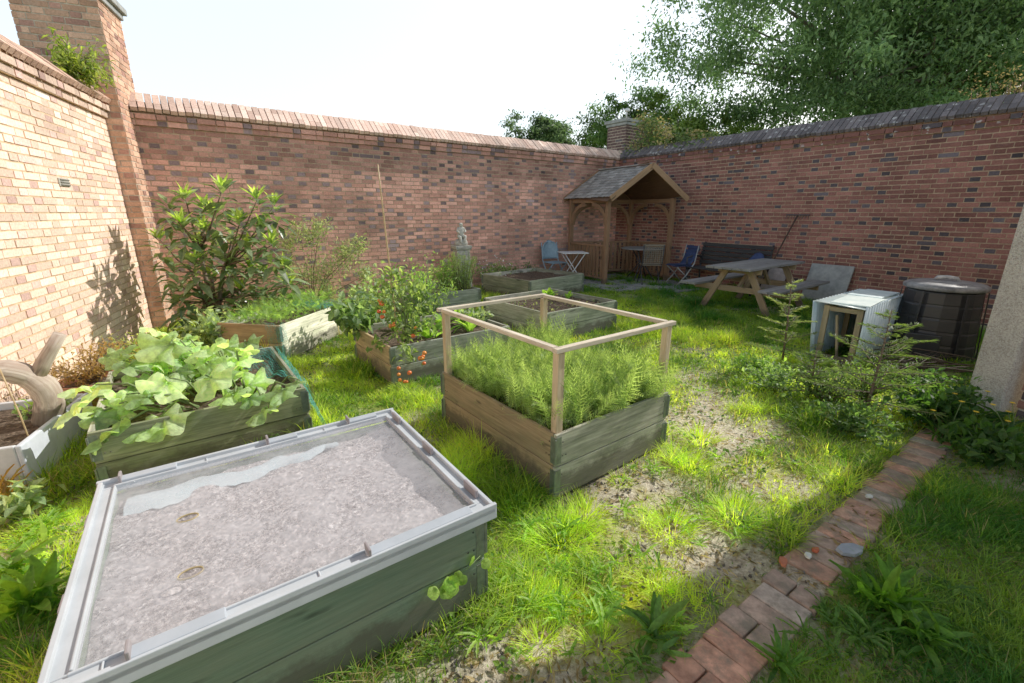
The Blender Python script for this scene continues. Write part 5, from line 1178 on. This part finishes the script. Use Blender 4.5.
for (p, q) in (((.03, .056, Hh - .03), (.03, Wh - .056, Hh - .03)), ((.052, .03, Hh - .02), (Lh - .07, .03, Hh - .02)), ((.052, Wh - .03, Hh - .02), (Lh - .07, Wh - .03, Hh - .02)), ((.03, .056, .05), (.03, Wh - .056, .05))):
    mb = MB(); mb.beam(p, q, .03, .045); mb.build('rail', M['wood_warm'], t, bevel=.003)
mb = MB(); mb.beam((.06, .16, .02), (.07, .24, .5), .03, .02); mb.build('brace', M['wood_warm'], t, bevel=.002)
corr((-.02, -.012, .04), (Lh + .03, 0, 0), (0, 0, Hh - .01), (0, -1, 0), 140, .014, .085, 'side_sheet', (1, 1, 1.05), t)
corr((-.02, Wh + .02, .0), (Lh, 0, 0), (0, .06, Hh + .03), (0, 1, 0), 140, .014, .085, 'side_sheet', (1, 1, 1.05), t)
corr((-.035, -.02, Hh + .012), (Lh + .06, 0, 0), (0, Wh + .10, .015), (0, 0, 1), 140, .006, .07, 'top_sheet', (1.15, 1.1, 1.0), t)
mb = MB(); mb.box((.35, .16, Hh + .035), (.62, .34, .012), np.array(Matrix.Rotation(.06, 3, 'Z')), (1.2, 1.15, 1.05)); mb.box((1.0, .2, Hh + .038), (.6, .32, .012), np.array(Matrix.Rotation(-.04, 3, 'Z')), (1.1, 1.12, 1.1)); mb.build('top_board', M['corr'], t, bevel=.003)
mb = MB(); mb.box((Lh - .02, Wh / 2, Hh / 2), (.01, Wh - .1, Hh - .03), None, (.3, .3, .3)); mb.build('end_board', M['wood_warm'], t)

# ------------------------------------------------------------------ leaning slabs, rake
RWn = Vector((-.83, -.558, 0))
s_c = CORNER + A_ * 5.22; 
t = thing('leaning_slab', 'grey concrete slab leaning on the right wall behind the hutch', 'slab', s_c + RWn * .30, math.atan2(-.83, .558))
Rm = np.array(Matrix.Rotation(-.36, 3, 'X')); mb = MB(); mb.box((0, .13, .33), (.66, .05, .70), Rm); mb.build('slab', M['slab'], t, bevel=.01)
t = thing('leaning_slab', 'pinkish slab leaning on the right wall seen under the picnic table', 'slab', CORNER + A_ * 4.25 + RWn * .26, math.atan2(-.83, .558))
mb = MB(); mb.box((0, .12, .27), (.5, .05, .56), Rm, (1.25, 1.05, 1.05)); mb.build('slab', M['slab'], t, bevel=.01)
t = thing('garden_rake', 'thin dark garden rake leaning on the right wall behind the picnic table', 'rake', CORNER + A_ * 4.15 + RWn * .42)
mb = MB(); tp = A_ * .35 - RWn * .38 + Vector((0, 0, 1.5)); mb.tube([Vector((0, 0, .04)), tp], .013, 8, (.35, .3, .3)); mb.build('handle', M['twig'], t, True)
mb = MB(); mb.beam(tuple(tp - A_ * .2), tuple(tp + A_ * .2), .02, .02)
for k in range(9): q = tp - A_ * .19 + A_ * (.0475 * k); mb.tube([q, q + RWn * .02 + Vector((0, 0, -.07))], .004, 5)
mb.build('rake_head', M['dark_metal'], t)

# ------------------------------------------------------------------ picnic table
def picnic():
    c = Vector((4.02, 7.44, 0)); t = thing('picnic_table', 'weathered timber picnic table with attached benches in front of the right wall', 'picnic table', c, RZB)
    L = 1.9
    for k in range(5): mb = MB(); y = (k - 2) * .142; mb.box((0, y, .725), (L, .134, .034), None, np.array((1, 1, 1.0)) * rng.uniform(.8, 1.1)); mb.build('table_top', M['wood_silver'], t, bevel=.004)
    for s in (-1, 1):
        for k in range(2): mb = MB(); mb.box((0, s * (.56 + k * .142), .435), (L, .134, .034), None, np.array((1, 1, 1.0)) * rng.uniform(.8, 1.1)); mb.build('bench_seat', M['wood_silver'], t, bevel=.004)
    for x in (-.60, .60):
        for s in (-1, 1): mb = MB(); mb.beam((x, s * .54, 0.0), (x, s * .17, .705), .04, .095, (0, 1, 0)); mb.build('leg', M['wood_table'], t, bevel=.003)
        mb = MB(); mb.beam((x + .042, -.72, .37), (x + .042, .72, .37), .038, .09); mb.build('crossbeam', M['wood_table'], t, bevel=.003)
        mb = MB(); mb.beam((x + .042, -.34, .665), (x + .042, .34, .665), .038, .08); mb.build('crossbeam', M['wood_table'], t, bevel=.003)
        mb = MB(); sx = -1 if x > 0 else 1; mb.beam((x + sx * .06, .0, .36), (x + sx * .42, .0, .70), .038, .06); mb.build('brace', M['wood_table'], t, bevel=.003)
picnic()

# ------------------------------------------------------------------ shelter
F_ = Vector((2.03, 9.9, 0)); U_ = Vector((1.53, .51, 0)); V_ = Vector((-.62, 1.17, 0))
sh = thing('garden_shelter', 'open timber arbour shelter with a pitched shingle roof in the far corner', 'shelter', F_)
uh, vh = U_.normalized(), V_.normalized(); zb, za = 1.84, 2.50; 
def S(a, b, z): return U_ * a + V_ * b + Vector((0, 0, z))
for (a, b) in ((0, 0), (1, 0), (1, 1), (0, 1)):
    mb = MB(); p = S(a, b, 0); mb.beam(p, p + Vector((0, 0, zb)), .09, .09, tuple(vh)); mb.build('post', M['wood_shed'], sh, bevel=.005)
for (p, q, nm) in ((S(0, .04, zb - .05), S(0, .96, zb - .05), 'side'), (S(1, .04, zb - .05), S(1, .96, zb - .05), 'side'), (S(.03, 1, zb - .05), S(.97, 1, zb - .05), 'back')):
    mb = MB(); mb.beam(p, q, .06, .09); mb.build('top_rail', M['wood_shed'], sh, bevel=.004)
# curved braces
def arch(p0, along, L, h):
    mb = MB(); pts = []
    for i in range(9):
        th = math.pi / 2 * i / 8; pts.append(p0 + along * (L * (1 - math.cos(th))) + Vector((0, 0, -h + h * math.sin(th))))
    for i in range(8): mb.beam(pts[i] - (pts[i + 1] - pts[i]) * .05, pts[i + 1] + (pts[i + 1] - pts[i]) * .05, .045, .08, tuple(Vector((0, 0, 1)).cross(along).cross(pts[i + 1] - pts[i])))
    mb.build('arch_brace', M['wood_shed'], sh)
zt = zb - .13
for base_a in (0, 1):
    arch(S(base_a, .035, zt), vh, .48, .42); arch(S(base_a, .965, zt), -vh, .48, .42)
arch(S(.03, 1, zt), uh, .5, .45); arch(S(.97, 1, zt), -uh, .5, .45)
# balustrades on three sides
for (p, q, nn) in ((S(0, .05, 0), S(0, .95, 0), 9), (S(1, .05, 0), S(1, .95, 0), 9), (S(.04, 1, 0), S(.96, 1, 0), 12)):
    for z in (.84, .14):
        mb = MB(); mb.beam(p + Vector((0, 0, z)), q + Vector((0, 0, z)), .07, .045); mb.build('rail', M['wood_shed'], sh, bevel=.003)
    for k in range(nn):
        c = p.lerp(q, (k + .5) / nn); mb = MB(); d = (q - p).normalized(); mb.beam(c + Vector((0, 0, .165)), c + Vector((0, 0, .815)), .02, .075, tuple(d)); mb.build('baluster', M['wood_shed'], sh, bevel=.002)
# roof: two slopes of lapped shingle courses, ridge along V_
ov = .13; eave_z = zb + .0
for side in (0, 1):
    e0 = (S(0, 0, eave_z) - uh * ov) if side == 0 else (S(1, 0, eave_z) + uh * ov); r0 = S(.5, 0, za); vf = -vh * .24; vb = V_ + vh * .12
    sl = r0 - e0; nr = sl.cross(vh).normalized(); nr = nr if nr.z > 0 else -nr; n = 11; mb = MB()
    Lx = (vb - vf).length
    for k in range(n):
        a0 = e0 + sl * (k / n) + nr * .016; a1 = e0 + sl * ((k + 1.25) / n if k < n - 1 else 1.0) + nr * .002; x = 0
        while x < Lx - .01:
            wd_ = min(rng.uniform(.08, .16), Lx - x); o0 = vf + vh * (x + wd_ / 2)
            j = sl.normalized() * rng.uniform(-.008, .008)
            mb.beam(a0 + o0 + j, a1 + o0, wd_ - .005, .012, tuple(nr), np.array((1, 1, 1)) * rng.uniform(.6, 1.35)); x += wd_
    mb.build('shingle_roof', M['shingle'], sh)
    mb = MB(); c = (e0 + r0) / 2 + (vf + vb) / 2 - nr * .022; mb.beam(e0 + (vf + vb) / 2 - nr * .022, r0 + (vf + vb) / 2 - nr * .022, Lx - .02, .018, tuple(nr), (.55, .5, .5)); mb.build('roof_lining', M['wood_shed'], sh)
    for vv, cc in ((vf - vh * .02, (1.4, 1.5, 1.5)), (vb + vh * .02, (1, 1, 1))):
        mb = MB(); mb.beam(e0 + vv - sl.normalized() * .03 - nr * .02, r0 + vv + sl.normalized() * .0 - nr * .02, .028, .12, tuple(nr), cc); mb.build('bargeboard', M['wood_shed'], sh, bevel=.003)
mb = MB(); mb.beam(S(.5, 0, za + .015) - vh * .27, S(.5, 1, za + .015) + vh * .14, .14, .02); mb.build('ridge_board', M['shingle'], sh, bevel=.003)
mb = MB(); mb.beam(S(.5, 0, za - .03) - vh * .275, S(.5, 0, za - .03) - vh * .245, .09, .12); mb.build('finial', M['wood_shed'], sh, bevel=.01)
# gable cladding at the back
mb = MB(); p0, p1, p2 = S(.02, 1.02, zb), S(.98, 1.02, zb), S(.5, 1.02, za - .05); mb.add([tuple(p0), tuple(p1), tuple(p2), tuple(p0 + vh * .015), tuple(p1 + vh * .015), tuple(p2 + vh * .015)], [(0, 1, 2), (5, 4, 3), (0, 3, 4, 1), (1, 4, 5, 2), (2, 5, 3, 0)], (.5, .45, .45)); mb.build('gable_panel', M['wood_shed'], sh)

# round table and chairs
def round_table(P, r_, h, name, label, mt, ml):
    t = thing(name, label, 'table', P, .3); mb = MB(); mb.lathe([(.001, h - .012), (r_ - .01, h - .012), (r_, h - .006), (r_, h + .008), (r_ - .01, h + .014), (.001, h + .014)], 40); mb.build('table_top', M[mt], t)
    for s in (0, 1, 2, 3):
        a = s * math.pi / 2 + .6; mb = MB(); mb.tube([(math.cos(a) * r_ * .75, math.sin(a) * r_ * .75, 0), (0 + math.cos(a) * .05, math.sin(a) * .05, h * .55), (math.cos(a) * r_ * .5, math.sin(a) * r_ * .5, h - .014)], .016, 7); mb.build('leg', M[ml], t, True)
round_table(Vector((3.02, 10.62, 0)), .48, .74, 'round_table', 'round dark garden table inside the timber shelter', 'wood_silver', 'dark_metal')
def bistro(P, rz_):
    t = thing('bistro_table', 'small white folding bistro table between the blue chair and the shelter', 'table', P, rz_)
    mb = MB(); mb.box((0, 0, .70), (.58, .50, .02)); mb.build('table_top', M['white_metal'], t, bevel=.006)
    for s in (-1, 1):
        for q in (-1, 1): mb = MB(); mb.tube([(-q * .24, s * (.2 if q > 0 else .17), 0), (q * .22, s * (.2 if q > 0 else .17), .69)], .010, 7); mb.build('leg', M['white_metal'], t, True)
    mb = MB(); mb.tube([(-.24, -.2, .02), (-.24, .2, .02)], .008, 6); mb.tube([(.24, -.17, .02), (.24, .17, .02)], .008, 6); mb.build('crossbar', M['white_metal'], t, True)
bistro(Vector((1.33, 10.0, 0)), .15)
def fold_chair(P, rz_, label, mt, slat_mat=None, round_back=False, seat_h=.45, woven=False):
    """faces local -y"""
    slat_mat = slat_mat or mt; t = thing('garden_chair', label, 'chair', P, rz_); w_ = .21
    for s in (-1, 1):
        mb = MB(); mb.tube([(s * w_, -.22, 0), (s * w_, .02, seat_h * .55), (s * w_, .20, seat_h + .05), (s * w_ * .98, .27, .88)], .012, 8); mb.build('leg', M[mt], t, True)
        mb = MB(); mb.tube([(s * (w_ - .03), .25, 0), (s * (w_ - .03), .0, seat_h * .6), (s * (w_ - .03), -.19, seat_h - .02)], .011, 8); mb.build('leg', M[mt], t, True)
    mb = MB()
    for k in range(6): mb.box((0, -.19 + k * .074, seat_h), (.40, .058, .016))
    mb.build('seat', M[slat_mat], t, bevel=.003)
    mb = MB()
    if round_back:
        V = []; n = 20; hgt = .42
        for j in range(9):
            v = j / 8; z = seat_h + .06 + hgt * v; ww = .22 * (1 - max(0, v - .45) ** 2 * 2.4)
            for i in range(9): u = i / 4 - 1; V.append((u * ww, .25 + .05 * v - .06 * u * u, z + (.0 if v < 1 else -.04 * u * u)))
        F = [(j * 9 + i, j * 9 + i + 1, (j + 1) * 9 + i + 1, (j + 1) * 9 + i) for j in range(8) for i in range(8)]
        mb.add(V, F); o = mb.build('backrest', M[slat_mat], t, True); q = o.modifiers.new('s', 'SOLIDIFY'); q.thickness = .012
    elif woven:
        for k in range(9): mb.box((0, .245, .50 + k * .042), (.40, .008, .012))
        for k in range(9): mb.box((-.18 + k * .045, .250, .67), (.012, .006, .36))
        mb.box((0, .25, .875), (.45, .03, .035)); mb.build('backrest', M[slat_mat], t)
    else:
        for k in range(4): mb.beam((-w_, .205 + .022 * k + .01, .56 + k * .09), (w_, .205 + .022 * k + .01, .56 + k * .09), .012, .06)
        mb.build('backrest', M[slat_mat], t, bevel=.002)
    return t
fold_chair(Vector((.98, 10.35, 0)), R(28), 'pale blue metal garden chair with a rounded back near the back wall', 'blue_metal', round_back=True)
fold_chair(Vector((3.02, 9.92, 0)), R(175), 'dark chair with a woven lattice back at the round table', 'dark_metal', 'tan_seat', woven=True)
fold_chair(Vector((3.62, 9.78, 0)), R(-75), 'folding chair with a dark blue seat between the shelter and the bench', 'galv', 'navy')
# cushion / cloths
t = thing('blue_cloth', 'dark blue cloth hung over the folding chair seat', 'cloth', Vector((3.62, 9.78, .47)), R(-75))
mb = MB(); V = [(x_, y_, .01 + .012 * math.sin(9 * x_ + 5 * y_) + max(0, y_ - .15) * 2.2) for y_ in np.linspace(-.18, .30, 9) for x_ in np.linspace(-.19, .19, 9)]
mb.add(V, [(j * 9 + i, j * 9 + i + 1, (j + 1) * 9 + i + 1, (j + 1) * 9 + i) for j in range(8) for i in range(8)]); o = mb.build('cloth', M['navy'], t, True); q = o.modifiers.new('s', 'SOLIDIFY'); q.thickness = .01
# bench
bc = CORNER + A_ * 3.45 + RWn * .42; t = thing('garden_bench', 'dark slatted garden bench along the right wall behind the picnic table', 'bench', bc, math.atan2(-.83, .558))
# local x along the wall, +y towards the wall
for k in range(5): mb = MB(); mb.box((0, -.20 + k * .095, .42), (1.5, .08, .025)); mb.build('seat_slat', M['wood_dark'], t, bevel=.003)
for k in range(5): mb = MB(); mb.beam((-.75, .25 + .018 * k, .52 + k * .09), (.75, .25 + .018 * k, .52 + k * .09), .02, .075); mb.build('back_slat', M['wood_dark'], t, bevel=.003)
for s in (-.72, .72):
    mb = MB(); mb.tube([(s, -.24, 0), (s, -.22, .38), (s, .24, .40), (s, .36, .93)], .02, 8); mb.tube([(s, .30, 0), (s, .22, .40)], .02, 8); mb.tube([(s, -.22, .38), (s, -.24, .62), (s, .0, .66), (s, .29, .62)], .018, 8); mb.build('end_frame', M['dark_metal'], t, True)
t = thing('blue_bag', 'crumpled blue bag leaning at the right end of the dark bench', 'bag', bc + A_ * .56 + Vector((0, 0, .435)), math.atan2(-.83, .558))
mb = MB(); mb.lathe([(0, 0), (.14, .0), (.17, .08), (.14, .22), (.07, .33), (.03, .36), (0, .36)], 12); mb.V[-1] = mb.V[-1] * np.array((1.1, .7, 1)) + rng.normal(0, .008, mb.V[-1].shape) + mb.V[-1][:, 2:3] * np.array((0.1, .35, 0)); mb.build('bag', M['navy'], t, True)

# ------------------------------------------------------------------ statue
sp_ = Vector((-.985, 8.9, 0)); t = thing('garden_statue', 'weathered stone child figure seated on a tapered plinth against the back wall', 'statue', sp_, RZB - .2)
def frustum(mb, z0, z1, a, b): mb.add([(-a, -a, z0), (a, -a, z0), (a, a, z0), (-a, a, z0), (-b, -b, z1), (b, -b, z1), (b, b, z1), (-b, b, z1)], [(3, 2, 1, 0), (4, 5, 6, 7), (0, 1, 5, 4), (1, 2, 6, 5), (2, 3, 7, 6), (3, 0, 4, 7)])
mb = MB(); frustum(mb, 0, .1, .19, .18); frustum(mb, .1, .84, .155, .13); frustum(mb, .84, .88, .14, .165); frustum(mb, .88, .93, .165, .165); mb.build('plinth', M['stone'], t, bevel=.008)
mb = MB(); mb.lathe([(0, .93), (.12, .93), (.13, .97), (.11, 1.03), (.07, 1.05), (0, 1.05)], 16); mb.build('figure_base', M['stone'], t, True)
def skin(name, verts, edges, radii, mat, parent, root=0, sub=2):
    me = bpy.data.meshes.new(name); me.from_pydata(verts, edges, []); o = bpy.data.objects.new(name, me); COL.objects.link(o); o.parent = parent; me.materials.append(mat)
    m = o.modifiers.new('skin', 'SKIN'); m.use_smooth_shade = True
    for i, r_ in enumerate(radii): me.skin_vertices[0].data[i].radius = r_ if isinstance(r_, tuple) else (r_, r_)
    me.skin_vertices[0].data[root].use_root = True
    s_ = o.modifiers.new('sub', 'SUBSURF'); s_.levels = sub; s_.render_levels = sub; return o
a = me = None
vs = [(0, 0, 1.10), (0, -.005, 1.17), (0, .0, 1.245), (0, -.003, 1.275), (0, -.008, 1.315), (0, -.006, 1.355),
      (-.05, -.0, 1.25), (-.085, -.03, 1.19), (-.05, -.09, 1.17), (.05, 0, 1.25), (.085, -.03, 1.19), (.045, -.09, 1.185),
      (-.045, -.01, 1.08), (-.055, -.11, 1.09), (-.045, -.125, .99), (-.045, -.155, .985), (.045, -.01, 1.08), (.055, -.10, 1.11), (.03, -.13, 1.01), (.03, -.16, 1.0)]
ed = [(0, 1), (1, 2), (2, 3), (3, 4), (4, 5), (2, 6), (6, 7), (7, 8), (2, 9), (9, 10), (10, 11), (0, 12), (12, 13), (13, 14), (14, 15), (0, 16), (16, 17), (17, 18), (18, 19)]
rd = [.055, .05, .045, .022, .042, .035, .025, .02, .016, .025, .02, .016, .038, .028, .02, .014, .038, .028, .02, .014]
skin('figure', vs, ed, [q * 1.12 for q in rd], M['stone_fig'], t)

# ------------------------------------------------------------------ trees beyond the walls
tree('ash_tree', 'large spreading ash tree filling the sky above the right wall', (15.5, 19, 0), (15.8, 19.2, 8.3), (9.6, 7.0, 6.3), 1150, 210000, .18, (.08, .15, .065), (.21, .31, .13), .42, 'trees beyond the garden walls', .35, 40, 3, .115, .05)
tree('oak_tree', 'round bushy tree behind the far corner pier', (4.9, 22, 0), (5.3, 22, 4.6), (2.9, 2.4, 2.4), 150, 30000, .15, (.05, .11, .035), (.13, .20, .05), .2, 'trees beyond the garden walls', .2, 10, 5, .17)
tree('lime_tree', 'lighter yellow green tree between the corner pier and the ash', (7.3, 20, 0), (7.3, 20, 3.9), (2.3, 2.2, 1.9), 110, 22000, .15, (.08, .14, .03), (.19, .26, .05), .18, 'trees beyond the garden walls', .2, 8, 9, .17)
tree('distant_tree', 'small distant rounded tree above the back wall', (2.1, 36, 0), (2.1, 36, 6.1), (3.5, 2.6, 2.4), 150, 26000, .24, (.05, .09, .045), (.12, .17, .08), .2, 'trees beyond the garden walls', .2, 8, 12, .17)
# ivy over the wall by the pier
def ivy():
    P = CORNER + A_ * .45 + Vector((0, 0, 2.95)) - RWn * .2; t = thing('wall_ivy', 'grey green climber spilling over the wall top right of the corner pier', 'climber', P); lf = MB(); wd = MB()
    for i in range(46):
        s_ = rng.random() ** 1.4 * 2.0; c = np.array(A_) * s_ + np.array((rng.normal() * .12, rng.normal() * .12, rng.uniform(-.02, 1) * .85 * max(0, 1 - s_ / 2.0) ** .8))
        if i % 3 == 0: wd.tube([tuple(np.array(A_) * s_ * .9), tuple(c * .6 + np.array((0, 0, .05))), tuple(c)], [.012, .008, .003], 5)
        n = 55; P_ = c + rng.normal(0, .10, (n, 3)); dead = rng.random() < .3
        lf.many(*LEAFW, frames(rdir(n, -1, .5), rdir(n, -.2, 1), rng.uniform(.05, .09, n)), P_, colmix(n, *(((.20, .16, .10), (.3, .25, .16)) if dead else ((.05, .09, .04), (.15, .2, .10)))))
    wd.build('stems', M['twig'], t, True); lf.build('foliage', M['leaf'], t)
ivy()
# bare twiggy shrub over the wall at the right edge
t = thing('dead_shrub', 'tangle of dry brown twigs behind the right wall near the right edge', 'shrub', CORNER + A_ * 6.7 - RWn * 1.3 + Vector((0, 0, 0)))
wd = MB(); lf = MB()
for i in range(34):
    a = rng.uniform(0, 6.28); c = np.array((math.cos(a) * .5, math.sin(a) * .5, 0)) * rng.uniform(.3, 1); tip = c + np.array((rng.normal() * .2, rng.normal() * .2, rng.uniform(2.9, 3.5)))
    wd.tube([(c[0] * .2, c[1] * .2, 0), tuple((c + tip) / 2 * np.array((.7, .7, 1.2))), tuple(tip)], [.02, .012, .004], 5, (1.3, 1.1, 1.0)); n = 26
    P_ = tip + rng.normal(0, .16, (n, 3)); lf.many(*LEAF, frames(rdir(n), rdir(n), rng.uniform(.03, .06, n)), P_, colmix(n, (.12, .085, .06), (.22, .17, .12)))
wd.build('stems', M['twig'], t, True); lf.build('foliage', M['leaf'], t)
# distant hedge masses close the horizon outside the walls
